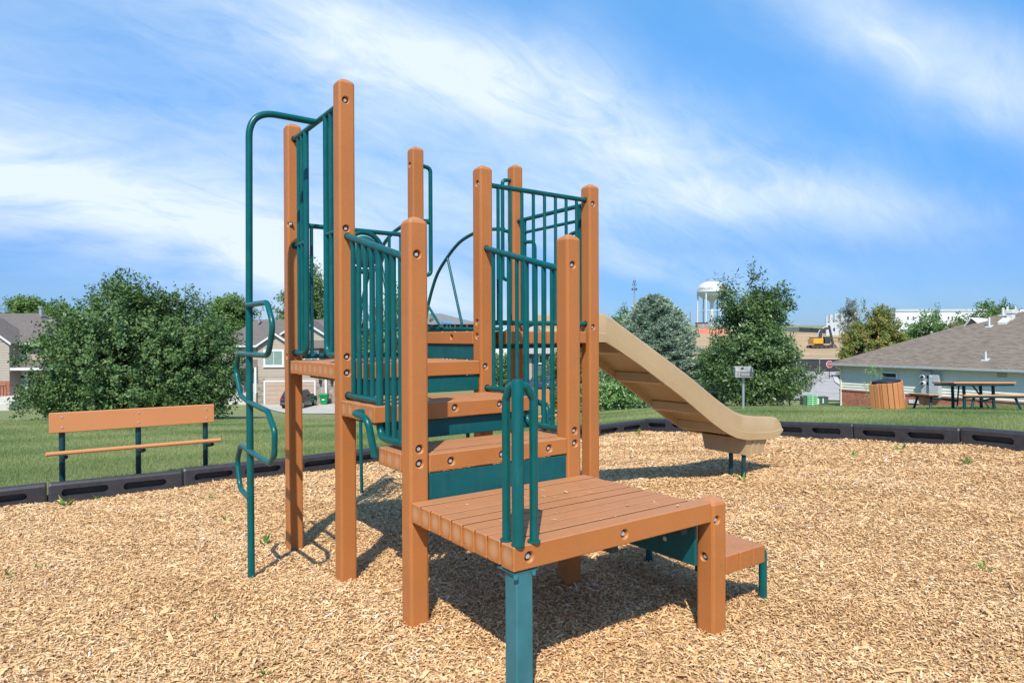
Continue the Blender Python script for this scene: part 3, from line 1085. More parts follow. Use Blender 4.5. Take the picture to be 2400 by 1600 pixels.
# corner hand rail and steel post under the front corner
b = MB().tube([(-.018, -.868, .615), (-.018, -.868, 1.228), (-.018, -.868, 1.242)], [.0235, .0235, .020], 16)
b.tube([(-.018, -.868, .6213), (-.018, -.868, .626)], .026, 16)
hr = b.build('hand_rail', M['teal'], play)
for dx, dy in ((0, .075), (.075, 0)):
    q = MB().tube(fillet([(-.018, -.868, 1.218), (-.018 + dx * .55, -.868 + dy * .55, 1.214), (-.018 + dx, -.868 + dy, 1.165), (-.018 + dx, -.868 + dy, .62)], .05, 8), .0165, 14)
    q.tube([(-.018 + dx, -.868 + dy, .6213), (-.018 + dx, -.868 + dy, .6275)], .0255, 16)
    q.build('rail_leg', M['teal'], hr)
b = MB().hull([(.012 + sx_ * a, -.832 + sy_ * c, z) for z in (-.4, .512) for sx_ in (-1, 1) for sy_ in (-1, 1) for a, c in ((.039, .034), (.034, .039))])
b.box((-.038, -.872, .513), (.075, -.765, .521))
sp_ = b.build('steel_post', M['steel_teal'], play)
for dx, dy in ((-.05, -.05), (.055, -.05), (.0, .055)):
    MB().cyl((.006 + dx * .8, -.836 + dy * .8, .513), (.006 + dx * .8, -.836 + dy * .8, .500), .010, 6).build('bolt', M['steel_teal'], sp_)

# ------------------------------------------------------------------ slide
top = [(1.99, 1.590), (2.285, 1.589), (2.353, 1.561), (2.964, 1.240), (3.324, 1.047), (3.711, .819), (3.915, .710), (4.02, .665), (4.128, .634), (4.349, .604), (4.62, .582), (4.70, .560), (4.746, .520), (4.772, .462)]
bot = [(1.99, 1.357), (2.285, 1.357), (2.40, 1.303), (2.693, 1.153), (3.213, .859), (3.611, .610), (3.832, .489), (3.999, .423), (4.171, .387), (4.486, .365), (4.64, .370), (4.72, .395), (4.76, .420), (4.772, .440)]


def interp(tab, x):
    return float(np.interp(x, [p[0] for p in tab], [p[1] for p in tab]))


SY0, SY1 = 1.075, 1.665
b = MB()
xsn = sorted(set([round(v, 3) for v in list(np.linspace(1.99, 4.70, 40)) + [2.285, 2.32, 2.353, 4.66, 4.72, 4.745, 4.76, 4.770]]))
rings = []
for x in xsn:
    zt = interp(top, x); zb = interp(bot, x); zt = max(zt, zb + .012); hgt = zt - zb
    sl = (interp(bot, x + .03) - interp(bot, x - .03)) / .06
    bed_ = zb + min(.085, hgt * .38); und = zb + min(.062, hgt * .28)
    lo = zb + hgt * .30
    sec = [(SY0 - .004, zb), (SY0 - .004, lo), (SY0 + .004, lo + .004), (SY0 + .012, zt - .02 * min(1, hgt / .2)), (SY0 + .024, zt), (SY0 + .044, zt), (SY0 + .056, zt - .02 * min(1, hgt / .2)), (SY0 + .085, bed_ + .03 * min(1, hgt / .2)), (SY0 + .13, bed_)]
    sec += [(SY0 + SY1 - yy, z) for yy, z in reversed(sec)]
    sec += [(SY1 - .022, zb), (SY1 - .030, und), (SY0 + .030, und), (SY0 + .022, zb)]
    rings.append([(x, yy, z) for yy, z in sec])
n = len(rings[0])
vs = [p for r_ in rings for p in r_]
fs = [(i * n + k, i * n + (k + 1) % n, (i + 1) * n + (k + 1) % n, (i + 1) * n + k) for i in range(len(rings) - 1) for k in range(n)]
fs += [list(range(n)), [(len(rings) - 1) * n + k for k in range(n)][::-1]]
b.add(vs, fs)
slide = b.build('slide', M['slide'], play)
for p in slide.data.polygons: p.use_smooth = len(p.vertices) == 4
slide.data.set_sharp_from_angle(angle=R(28))
for x in (2.48, 2.98, 3.48, 3.86):
    zb = interp(bot, x)
    MB().hull([(x - .035 + dx, yy, z) for yy in (SY0 + .02, SY1 - .02) for dx, z in ((0, zb + .004), (.04, zb - .012), (.10, zb + .05), (-.02, zb + .085))]).build('rib', M['slide'], slide)
b = MB()
b.hull([(x, yy, z) for x, yy, z in [(4.19, 1.10, .39), (4.19, 1.64, .39), (4.54, 1.10, .372), (4.54, 1.64, .372), (4.19, 1.115, .232), (4.19, 1.60, .232), (4.47, 1.115, .222), (4.47, 1.60, .222)]])
for xx in (4.31, 4.40):
    b.hull([(xx - .016, 1.094, .372), (xx + .016, 1.094, .372), (xx - .020, 1.105, .372), (xx + .020, 1.105, .372), (xx - .03, 1.108, .226), (xx, 1.108, .226), (xx - .035, 1.12, .226), (xx + .005, 1.12, .226)])
b.build('slide_foot', M['slide'], slide)
for yy in (1.155, 1.305):
    MB().tube([(4.225, yy, -.3), (4.225, yy, .235)], .022, 12).build('leg', M['dark_teal'], slide)
flush_cuts()


# ================================================================== TREES
def leaf_mesh(name, P, A, N, L, Wd, tone):
    """rhombus leaves: base point P, direction A, side N, length L, width Wd"""
    mid = P + A * (L * 0.45)[:, None]
    cup = np.cross(A, N) * (L * 0.10)[:, None]
    V = np.stack([P, mid - N * (Wd / 2)[:, None] + cup, P + A * L[:, None], mid + N * (Wd / 2)[:, None] + cup], 1).reshape(-1, 3)
    F = np.arange(len(P) * 4).reshape(-1, 4)
    return np_mesh(name, V, F, tone)


def unit(v):
    return v / np.maximum(np.linalg.norm(v, axis=-1, keepdims=True), 1e-9)


def crown_shoots(g, lobes, n, bias=0.45, gap=0.0, gscale=1.0):
    lob = np.array(lobes, float)
    vol = (lob[:, 3] * lob[:, 4] * lob[:, 5]) ** 0.8
    k = g.choice(len(lob), n, p=vol / vol.sum())
    d = unit(g.normal(0, 1, (n, 3)))
    r = bias + (1 - bias) * g.uniform(0, 1, n) ** 0.6
    ph = g.uniform(0, 6, 4)
    r = r * (1 + .17 * np.sin(d[:, 0] * 5 + ph[0] + 2 * np.sin(d[:, 2] * 4 + ph[1])) * np.sin(d[:, 2] * 6 + ph[2] + d[:, 1] * 3))
    p = lob[k, :3] + d * lob[k, 3:] * r[:, None]
    if gap > 0:
        q = p * gscale
        f = np.sin(q[:, 0] * 2.1 + 1.3 * np.sin(q[:, 2] * 1.7)) + np.sin(q[:, 1] * 2.3 + 1.1 * np.sin(q[:, 0] * 1.9)) + np.sin(q[:, 2] * 2.6 + 1.2 * np.sin(q[:, 1] * 1.5))
        keep = f > -1.6 + gap * 1.6
        p, d, k = p[keep], d[keep], k[keep]
    return p, d, lob[k]


def make_tree(name, label, cat, base, lobes, mat, n_shoots=600, per=22, leaf=(0.11, 0.06), shoot=(0.35, 0.8), upw=0.5, seed=1, trunk_r=0.14, trunk_h=None, bark=None, gap=0.3, gscale=1.0, zmin=0.1, group=None, bias=0.45, limbs=True, spikes=0, tone_shift=0.0, dz=0.0):
    lobes = [(l[0], l[1], l[2] - dz) + tuple(l[3:]) for l in lobes]
    g = np.random.default_rng(seed)
    root = empty(name, base)
    tag(root, label, cat, group)
    p, d, lb = crown_shoots(g, lobes, n_shoots, bias, gap, gscale)
    ok = p[:, 2] > zmin; p, d = p[ok], d[ok]
    dirs = unit(d * np.array([1, 1, .7]) + np.array([0, 0, upw]) + g.normal(0, .45, p.shape))
    sl = g.uniform(shoot[0], shoot[1], len(p))
    if spikes:
        # upright leading shoots that break the outline at the top
        tops = sorted(range(len(p)), key=lambda i: -p[i, 2])[:max(spikes * 6, 1)]
        pick = g.choice(tops, spikes, replace=False)
        pp = p[pick] + np.stack([g.normal(0, .15, spikes), g.normal(0, .15, spikes), g.uniform(0, .3, spikes)], -1)
        p = np.concatenate([p, pp, pp]); dirs = np.concatenate([dirs] + [unit(np.array([0, 0, 1.0]) + g.normal(0, .14, (spikes, 3))) for _ in range(2)])
        sl = np.concatenate([sl, np.tile(g.uniform(.8, 1.6, spikes) * shoot[1], 2)])
    n = len(p)
    cen = np.average(np.array(lobes)[:, :3], axis=0); d0 = unit(p - cen)
    t = np.tile((np.arange(per) + 0.5) / per, n) + g.uniform(-.03, .03, n * per)
    P = np.repeat(p, per, 0); Dn = np.repeat(dirs, per, 0); SL = np.repeat(sl, per)
    sag = np.zeros_like(P); sag[:, 2] = -0.12 * SL * t * t
    P = P + Dn * (SL * t)[:, None] + sag + g.normal(0, leaf[0] * .5, P.shape)
    out = unit(g.normal(0, 1, P.shape)); out = unit(out - Dn * (out * Dn).sum(1, keepdims=True))
    A = unit(out * .8 + Dn * .55 + np.array([0, 0, -.15]) + g.normal(0, .25, P.shape))
    upv = unit(np.repeat(d0, per, 0) * 0.9 + np.array([0, 0, .55]) + g.normal(0, .55, P.shape))
    Nn = unit(np.cross(A, upv))
    m = len(P)
    L = leaf[0] * np.exp(g.normal(0, .25, m)); Wd = leaf[1] * np.exp(g.normal(0, .25, m))
    base_t = np.repeat(g.beta(3, 3, n), per)
    tone = np.clip(base_t * .55 + g.beta(2, 2, m) * .45 + tone_shift, 0, 1)
    link('crown', leaf_mesh('crown', P, A, Nn, L, Wd, tone), mat, root)
    # trunk and limbs
    rr = random.Random(seed)
    top = max(l[2] + l[5] * .6 for l in lobes)
    b = MB()
    th = trunk_h or top
    path = [(0, 0, -.3)] + [(rr.uniform(-.04, .04) * th * k, rr.uniform(-.04, .04) * th * k, th * k) for k in (.12, .3, .5, .75, 1.0)]
    rad = [trunk_r * 1.25, trunk_r, trunk_r * .82, trunk_r * .62, trunk_r * .35, trunk_r * .12]
    b.tube(path, rad, 8)
    tr = b.build('trunk', bark or M['bark'], root)
    if limbs:
        nb = min(26, max(8, n // 25))
        for i in range(nb):
            j = rr.randrange(n); q = Vector(p[j])
            k = min(.8, max(.08, (q.z * .55) / th))
            s = Vector((0, 0, th * k))
            mid = s.lerp(q, .5) + Vector((0, 0, .10 * (q - s).length))
            MB().tube([s, mid, q], [trunk_r * .38, trunk_r * .22, trunk_r * .06], 6).build('limb', bark or M['bark'], root)
    return root


M['bark'] = simple('bark', (0.085, 0.065, 0.05), 0.9, 0, 0.3, 12, 0.2, 0.5, 30)
M['bark_grey'] = simple('grey_bark', (0.26, 0.24, 0.21), 0.85, 0, 0.2, 12, 0.2, 0.4, 30)
GREEN = lambda nm, k=1.0, spec=0.5, rough=0.42, tr=0.30: mat_attr(nm, [(0, (0.050 * k, 0.095 * k, 0.026 * k)), (0.45, (0.115 * k, 0.195 * k, 0.062 * k)), (0.8, (0.185 * k, 0.285 * k, 0.105 * k)), (1, (0.27 * k, 0.36 * k, 0.165 * k))], rough, tr, spec)
M['leaf_crab'] = GREEN('crabapple_leaf', 0.86, 0.34, 0.48, 0.2)
M['leaf_dark'] = GREEN('dark_leaf', 0.95)
M['leaf_ash'] = GREEN('glossy_leaf', 0.86, 0.55, 0.40, 0.22)
M['leaf_far'] = mat_attr('far_leaf', [(0, (0.065, 0.115, 0.030)), (0.5, (0.135, 0.225, 0.062)), (1, (0.225, 0.315, 0.105))], 0.6, 0.3)
M['leaf_maple'] = mat_attr('turning_leaf', [(0, (0.075, 0.130, 0.030)), (0.42, (0.17, 0.225, 0.055)), (0.66, (0.31, 0.26, 0.07)), (0.85, (0.47, 0.23, 0.085)), (1, (0.50, 0.15, 0.08))], 0.55, 0.30)
M['needle'] = mat_attr('blue_needle', [(0, (0.110, 0.165, 0.110)), (0.5, (0.28, 0.37, 0.28)), (1, (0.50, 0.60, 0.48))], 0.6, 0.08, 0.3)


def tree_at(px, Y, **k):
    X = at(px, Y)
    return (X, Y, gz(X, Y) - 0.05)


def ell(d, cx_, cz, hw, hh, dep=None, off=0.0):
    return (cx_, off, cz, hw, dep or hw, hh)


# broad crabapple behind the bench
bx = tree_at(312, 35)
make_tree('crabapple_tree', 'broad bushy dark green tree behind the bench, skirts touching the lawn', 'tree', bx,
          [(-.2, 0, 3.6, 4.0, 3.6, 3.1), (-.8, 0, 5.2, 2.4, 2.2, 2.0), (1.6, .2, 4.6, 2.4, 2.2, 2.1), (-3.0, 0, 3.0, 2.2, 2.4, 2.2), (3.3, 0, 3.2, 2.1, 2.3, 2.4), (-3.6, -.3, 1.5, 1.7, 1.8, 1.2), (3.7, -.3, 1.7, 1.6, 1.7, 1.4), (.3, -1.2, 1.6, 3.6, 2.4, 1.4), (2.4, 0, 5.4, 1.2, 1.2, 1.4)],
          M['leaf_crab'], 5000, 24, (0.15, 0.10), (.35, 1.0), .65, 11, .16, 5.0, None, .26, .8, .15, None, .35, True, 60, 0.0, .25)

# spruce
def make_spruce(base, h, rad, seed=5):
    g = np.random.default_rng(seed)
    root = empty('spruce_tree', base)
    tag(root, 'dense blue green spruce with a rounded tip rising behind the tan slide', 'tree')
    P_ = []; A_ = []
    nb = 560
    for i in range(nb):
        u = (i + .5) / nb
        z = h * (0.02 + 0.95 * u)
        prof = rad * (1 - u) ** 0.66 * (0.92 + .16 * g.uniform()) + .12
        az = i * 2.399963 + g.normal(0, .2)
        dr = np.array([math.cos(az), math.sin(az)])
        ln = prof * (.86 + .22 * g.uniform())
        m = max(6, int(ln * 16))
        t = np.linspace(.30, 1, m)
        droop = -.18 * ln * t * t + .10 * ln * np.maximum(0, t - .75) * 3 + .35 * u * ln * t
        c = np.stack([dr[0] * ln * t, dr[1] * ln * t, z + droop], -1)
        sd = np.array([-dr[1], dr[0], 0])
        for s in range(4):
            sp = (g.uniform(-1, 1, m) * .30 * ln * (1.15 - t))[:, None] * sd + g.normal(0, .05, (m, 3))
            P_.append(c + sp)
            A_.append(unit(np.array([dr[0], dr[1], .18]) + sd * g.uniform(-.9, .9, m)[:, None] + g.normal(0, .30, (m, 3))))
    P = np.concatenate(P_); A = np.concatenate(A_)
    P = np.repeat(P, 2, 0); A = np.repeat(A, 2, 0)
    n = len(P)
    N = unit(np.cross(A, unit(g.normal(0, 1, P.shape) + np.array([0, 0, .6]))))
    A = unit(A + g.normal(0, .18, A.shape))
    tone = np.clip(g.beta(2.5, 2.5, n) + .1 * (P[:, 2] / h - .5), 0, 1)
    link('crown', leaf_mesh('crown', P, A, N, g.uniform(.14, .27, n), g.uniform(.035, .06, n), tone), M['needle'], root)
    MB().tube([(0, 0, -.3), (0, 0, h * .5), (0, 0, h * .96)], [.2, .13, .02], 8).build('trunk', M['bark'], root)


make_spruce(tree_at(1532, 42), 7.15, 4.25)

# leaning ash-like tree beside the grill
bx = tree_at(1762, 35)
make_tree('ash_tree', 'glossy leaved upright tree with ragged top in front of the water tower', 'tree', bx,
          [(0, 0, 2.6, 1.95, 1.8, 1.9), (.1, 0, 4.2, 1.65, 1.5, 1.6), (.2, 0, 5.9, .62, .55, 1.15), (-1.15, 0, 5.2, .55, .5, 1.25), (1.3, 0, 5.2, .62, .55, 1.4), (-1.45, 0, 2.2, 1.05, 1.0, 1.25), (1.5, 0, 2.4, .85, .9, 1.4), (0, -.4, 1.2, 1.8, 1.4, .8)],
          M['leaf_ash'], 1900, 24, (0.19, 0.08), (.35, .9), .75, 21, .10, 5.6, None, .42, 1.1, .25, None, .25, True, 30, 0.0, .2)
# its low side branch
make_tree('shrub', 'leafy shrub in olive green between the spruce and the upright tree', 'shrub', tree_at(1672, 41),
          [(0, 0, 1.6, 1.0, 1.0, 1.6), (.3, 0, 2.7, .6, .6, .9), (-.4, 0, 2.2, .7, .7, 1.0)],
          GREEN('olive_leaf', 1.25, .4, .5), 520, 20, (.13, .06), (.3, .6), .5, 31, .06, 2.6, None, .25, 1.2, .05, None, .3, True, 6)
make_tree('shrub', 'small dark shrub with one long leafy branch over the street kerb', 'shrub', tree_at(1850, 37),
          [(.2, 0, 1.7, .7, .6, .8), (1.05, 0, 1.75, .75, .4, .38), (-.3, 0, 1.0, .6, .6, .6)],
          M['leaf_ash'], 190, 20, (.15, .06), (.3, .6), .1, 33, .04, 1.6, None, .2, 1.2, .05, None, .2, True, 0)
# trees seen through the climber
make_tree('shade_tree', 'rounded green tree showing between the stair rail bars and the arch', 'tree', tree_at(925, 46),
          [(0, 0, 5.0, 2.5, 2.4, 3.4), (.9, 0, 3.3, 1.9, 1.8, 2.2), (-1.2, 0, 4.2, 1.7, 1.6, 2.2), (.3, 0, 7.5, 1.1, 1.1, 1.3), (2.2, 0, 5.5, 1.05, 1.0, 1.9)],
          M['leaf_dark'], 1000, 20, (.17, .09), (.4, .9), .55, 41, .13, 6.0, None, .3, .8, .9, None, .3, True, 14)
make_tree('bush', 'dark bush standing behind the upper deck beam, left of the grey roofed house', 'bush', tree_at(1172, 43),
          [(0, 0, 1.9, 1.0, 1.0, 1.9), (.2, 0, 3.2, .6, .6, .7)], M['leaf_dark'], 420, 20, (.13, .07), (.3, .6), .5, 43, .06, 2.6, None, .2, 1.2, .05, None, .3, True, 5)
make_tree('bush', 'big leaved bright green bush right of the house seen through the bars', 'bush', tree_at(1322, 39),
          [(0, 0, 2.0, 1.25, 1.1, 1.9), (.4, 0, 3.2, .8, .8, .9), (.9, 0, 1.4, .9, .9, 1.2)], M['leaf_ash'], 620, 20, (.15, .075), (.3, .7), .5, 45, .07, 3.0, None, .2, 1.1, .05, None, .3, True, 5)
make_tree('bush', 'low bright green bush under the slide in front of the spruce', 'bush', tree_at(1425, 37),
          [(0, 0, 1.2, 1.0, .9, 1.1), (-.7, 0, .8, .7, .7, .7), (.9, 0, .9, .8, .7, .8)], GREEN('bright_leaf', 1.5, .5, .42), 420, 20, (.15, .08), (.3, .6), .5, 47, .05, 1.6, None, .2, 1.1, .05, None, .3, True, 0)
make_tree('small_tree', 'slim green treetop peeking over the slide left of the spruce', 'tree', tree_at(1448, 62),
          [(0, 0, 5.4, 1.25, 1.2, 2.2), (.5, 0, 7.2, .75, .7, 1.3), (-.6, 0, 6.4, .8, .8, 1.4)], M['leaf_far'], 420, 20, (.2, .11), (.5, 1.0), .8, 49, .1, 5.5, None, .2, .8, .5, None, .3, True, 8, 0.0, 1.4)
# beyond the houses on the left
make_tree('tall_tree', 'tall green tree rising behind the house between the two tall posts', 'tree', tree_at(708, 84),
          [(0, 0, 9.0, 3.4, 3.2, 6.0), (.6, 0, 14.2, 1.9, 1.8, 3.2), (-2.0, 0, 9.0, 1.8, 1.7, 3.8), (-1.6, 0, 12.6, 1.0, 1.0, 2.2), (1.8, 0, 10.5, 1.8, 1.8, 3.6)],
          M['leaf_far'], 1500, 20, (.30, .16), (.7, 1.5), .7, 51, .25, 11.5, None, .28, .5, 3.0, None, .3, True, 20, 0.0, 2.3)
for px, Y, cxs, lab, sd in ((58, 98, [(0, 0, 10.3, 3.2, 3, 3.6), (.5, 0, 12.4, 2.2, 2.2, 1.7)], 'rounded deep green tree behind the chimney of the left house', 61),
                            (128, 98, [(0, 0, 9.6, 3.0, 3, 3.6), (1.5, 0, 10.4, 2.2, 2, 2.2), (-1.6, 0, 9.6, 2.2, 2, 3)], 'wide deep green tree next to the rounded one behind the left house', 63)):
    make_tree('far_tree', lab, 'tree', tree_at(px, Y), cxs, M['leaf_far'], 900, 20, (.34, .20), (.6, 1.2), .4, sd, .25, 8.0, None, .2, .45, 2.0, 'trees behind the houses', .3, True, 0, 0.0, 2.0)
make_tree('far_tree', 'layered green tree above the roof between big bush and climbing pole', 'tree', tree_at(528, 90),
          [(0, 0, 9.2, 3.6, 3.2, 3.6), (.8, 0, 11.8, 2.4, 2.2, 1.5), (2.6, 0, 10.8, 1.8, 1.8, 1.6), (-2.4, 0, 10.2, 1.8, 1.8, 1.6)], M['leaf_far'], 1000, 20, (.32, .17), (.6, 1.2), .3, 65, .25, 8.0, None, .35, .5, 2.0, 'trees behind the houses', .3, True, 0, 0.0, 1.6)
# right side trees
make_tree('maple_tree', 'maple turning orange and red, behind the long grey roof', 'tree', tree_at(2052, 72),
          [(0, 0, 4.6, 3.2, 3.0, 3.4), (.1, 0, 7.2, 1.9, 1.8, 1.9), (-1.6, 0, 4.0, 2.0, 2, 2.6), (1.9, 0, 4.4, 1.7, 1.7, 2.6), (-.4, 0, 8.6, .8, .8, .9), (1.1, 0, 8.0, .9, .9, 1.0)],
          M['leaf_maple'], 1500, 20, (.24, .15), (.5, 1.0), .55, 71, .2, 6.0, None, .25, .6, .3, None, .3, True, 10, 0.0, 1.9)
make_tree('green_maple', 'green tree with orange tip before the white building', 'tree', tree_at(2168, 76),
          [(0, 0, 4.2, 2.4, 2.2, 3.0), (.5, 0, 6.6, 1.2, 1.2, 1.7), (-1.0, 0, 5.2, 1.1, 1.1, 1.8)],
          GREEN('cool_leaf', 1.15, .4, .5), 620, 20, (.25, .14), (.6, 1.1), .8, 73, .16, 5.5, None, .4, .6, .3, None, .3, True, 8, 0.0, 1.2)
make_tree('pale_tree', 'thin yellowish tree low against the white building', 'tree', tree_at(2240, 80),
          [(0, 0, 4.6, 2.0, 1.8, 1.8), (1.2, 0, 5.4, 1.3, 1.2, 1.0)], mat_attr('yellow_leaf', [(0, (.08, .10, .03)), (.5, (.17, .17, .06)), (1, (.30, .26, .11))], .6, .2), 200, 18, (.26, .14), (.6, 1.1), .6, 75, .1, 5.0, None, .35, .6, .3, None, .25, True, 3)
make_tree('crown_tree', 'full green tree on the skyline over the ridge of the long roof', 'tree', tree_at(2318, 72),
          [(-.9, 0, 6.2, 1.9, 1.8, 2.4), (1.0, 0, 6.2, 1.8, 1.8, 2.1), (0, 0, 4.2, 2.4, 2, 2.2), (2.0, 0, 5.6, .9, .9, 1.6)],
          M['leaf_far'], 800, 20, (.26, .14), (.5, 1.1), .7, 77, .18, 5.5, None, .32, .6, .3, None, .3, True, 8, 0.0, .6)
make_tree('sapling', 'thin pale green sapling behind the open litter bin', 'sapling', tree_at(2046, 23.0),
          [(0, 0, 1.0, .24, .2, .40), (.10, 0, 1.28, .20, .18, .2), (-.12, 0, .75, .18, .18, .3)], GREEN('sapling_leaf', 1.7, .3, .5), 46, 12, (.06, .022), (.15, .32), .5, 81, .012, 1.2, None, .1, 2, .05, None, .2, False, 0)
make_tree('young_tree', 'sparse grey green young tree before the concrete wall panels', 'tree', tree_at(1988, 185),
          [(0, 0, 5.2, 2.6, 2.4, 3.4), (.8, 0, 8.4, 1.6, 1.6, 2.0)], mat_attr('grey_leaf', [(0, (.12, .15, .10)), (1, (.24, .27, .2))], .7, .2), 260, 16, (.42, .2), (.8, 1.6), .8, 83, .12, 7.0, None, .35, .4, .4, None, .25, True, 4)


# ================================================================== BENCHES
def make_bench(X, Y, z0, rz, label):
    """local x along the bench (from its left end), -y towards the chips"""
    root = empty('park_bench', (X, Y, z0), rz)
    tag(root, label, 'bench', 'park benches along the border row')
    L = 1.56
    b = MB().cbox((0, -.02, .600), (L, .022, .805), .005); br = b.build('backrest', M['faded'], root)
    for x in (.11, .80, L - .085):
        for z in (.655, .760): MB().cyl((x, -.0195, z), (x, -.026, z), .009, 10).build('bolt', M['bolt'], br)
    a = R(-9); sm = MB().cbox((-.03, -.235, -.04), (L + .03, 0, 0), .012); st = sm.build('seat', M['faded'], root, (0, -.05, .415))
    st.rotation_euler = (R(-8), 0, 0)
    for x in (.11, .80, L - .085):
        p = MB().tube([(x, .045, .79), (x, .045, .45), (x, .045, .42)], .028, 12)
        p.tube([(x, .045, .42), (x, .045, -.5)], [.026, .030], 12); p.build('leg', M['dark_teal'], root)
        MB().tube(fillet([(x + .0, .045, .36), (x + .02, -.05, .345), (x + .03, -.20, .375)], .05, 5), .020, 10).build('seat_arm', M['dark_teal'], root)
    return root


bX, bY = at(113, 6.78), 6.78
make_bench(bX, bY, z_ground(bX + .1, bY - .05), YAW - .02, 'orange plank bench on teal legs in front of the bushy crabapple')
bX, bY = -.70, 9.42
make_bench(bX, bY, float(z_chips(BORDER_X - 6.2, BORDER_Y)), YAW, 'second orange plank bench, mostly hidden behind the climber stairs')


# ================================================================== ROADS AND PAVING
def strip(name, left, right, off, mat, label=None, n=10, thick=0.0):
    vs = []; fs = []
    pts = []
    for (a, b_), (a2, b2) in zip(zip(left, right), zip(left[1:], right[1:])):
        for k in range(n): pts.append((Vector(a).lerp(Vector(a2), k / n), Vector(b_).lerp(Vector(b2), k / n)))
    pts.append((Vector(left[-1]), Vector(right[-1])))
    m = 9
    for a, b_ in pts:
        for k in range(m):
            p = a.lerp(b_, k / (m - 1)); vs.append((p.x, p.y, gz(p.x, p.y) + off))
    for i in range(len(pts) - 1):
        for k in range(m - 1): fs.append((i * m + k, i * m + k + 1, (i + 1) * m + k + 1, (i + 1) * m + k))
    o = link(name, np_mesh(name, vs, fs, smooth=True), mat)
    return tag(o, label, None, None, 'structure')


M['asphalt'] = simple('pale_asphalt', (0.36, 0.335, 0.315), 0.9, 0, 0.12, 0.7, 0.2, 0.3, 40)
M['asphalt_dark'] = simple('asphalt', (0.075, 0.073, 0.078), 0.9, 0, 0.15, 0.7, 0.2)
M['concrete'] = simple('concrete', (0.43, 0.395, 0.345), 0.85, 0, 0.10, 1.2, 0.2, 0.2, 20)
M['concrete_pale'] = simple('pale_concrete', (0.50, 0.47, 0.42), 0.85, 0, 0.10, 2.0, 0.2)
M['dirt'] = None


def mat_dirt():
    m, t = new_mat('dug_soil')
    g = pos_vec(t)
    a = t.noise(g, .05, 5, .6); b = t.noise(t.mapping(g, (.4, 1, 1)), .35, 6, .7); c3 = t.noise(g, 1.6, 4, .7)
    c = t.mix(t.ramp(a, [(.35, 0), (.62, 1)]), (0.36, 0.215, 0.105), (0.52, 0.375, 0.210))
    c = t.mix(t.ramp(b, [(.55, 0), (.72, .75)]), c, (0.20, 0.115, 0.060))
    c = t.mix(t.math('MULTIPLY', c3, .35), c, (0.36, 0.25, 0.13))
    setc(t, 'Base Color', c); setc(t, 'Roughness', .95); bump(t, t.math('ADD', b, c3), .9, .5)
    return m


M['dirt'] = mat_dirt()
road_l = [(46, 41), (26, 44.0), (18.5, 47.5), (12, 57), (6.5, 72), (2, 92), (0, 110)]
road_r = [(50, 48), (30, 51.5), (24, 54.0), (18, 63), (13, 76), (9, 95), (7.5, 112)]
strip('road', road_l, road_r, .05, M['asphalt'], 'pale asphalt street bending behind the spruce')
strip('side_road', [(23.2, 54.2), (27.5, 66), (34.0, 80), (42, 92)], [(27.0, 52.6), (32.0, 66), (38.4, 80), (47, 92)], .058, M['asphalt'], 'side street running up to the fenced building site')
strip('kerb', [(27.0, 52.6), (32.0, 66), (38.4, 80)], [(27.5, 52.4), (32.5, 66), (38.9, 80)], .14, M['concrete_pale'], 'pale kerb along the side street')
strip('kerb', [(30, 51.55), (27.3, 52.6)], [(30.3, 52.1), (27.8, 53.1)], .14, M['concrete_pale'], 'short kerb at the street corner', 5)
strip('kerb', road_l, [(x - .25, y - .35) for x, y in road_l], .12, M['concrete_pale'], 'near kerb of the bending street')
strip('sidewalk', [(28.6, 53.2), (33.4, 66), (39.8, 80)], [(30.2, 53.2), (35.0, 66), (41.3, 80)], .07, M['concrete'], 'sidewalk beside the side street')
strip('sidewalk', [(27.2, 52.3), (34, 50.3)], [(27.8, 53.6), (34, 51.7)], .075, M['concrete'], 'sidewalk crossing at the street corner', 5)
strip('sidewalk', [(2.0, 40.5), (9, 42), (14, 44.2)], [(1.6, 41.6), (8.4, 43.2), (13.2, 45.6)], .06, M['concrete_pale'], 'pale footpath behind the lawn near the spruce')
strip('driveway', [(-23.2, 61.4), (-20.2, 55.5), (-17.0, 50.2)], [(-14.5, 61.4), (-12.5, 55.5), (-9.6, 50.6)], .06, M['concrete'], 'concrete driveway in front of the garage')
strip('dirt_hill', [(.262 * y, y) for y in (88.5, 110, 138, 170, 205, 246)], [(.52 * y, y) for y in (88.5, 110, 138, 170, 205, 238)], .14, M['dirt'], 'bare brown soil of the building site on the hill', 8)

# ================================================================== HOUSE HELPERS
M['siding_tan'] = simple('tan_siding', (0.385, 0.318, 0.255), 0.6, 0, 0.04, 3, 0.3)
M['siding_grey'] = simple('grey_siding', (0.63, 0.625, 0.54), 0.6, 0, 0.04, 3, 0.3)
M['garage'] = simple('garage_door_paint', (0.43, 0.31, 0.235), 0.55, 0, 0.04, 3, 0.3)
M['trim'] = simple('white_trim', (0.64, 0.625, 0.60), 0.5, 0, 0.04)
M['brickm'] = simple('red_brick', (0.40, 0.155, 0.098), 0.85, 0, 0.30, 5, 0.2)
M['mortar'] = simple('mortar', (0.40, 0.33, 0.28), 0.9)
M['shade'] = simple('window_blind', (0.20, 0.27, 0.235), 0.25, 0, 0.06, 2, 0.6)
M['door_white'] = simple('door_paint', (0.62, 0.62, 0.60), 0.5)


def mat_glass(name, col=(0.03, 0.04, 0.045)):
    m, t = new_mat(name); setc(t, 'Base Color', col); setc(t, 'Roughness', 0.06); t.b.inputs['Specular IOR Level'].default_value = .8
    return m


M['glass'] = mat_glass('window_glass')


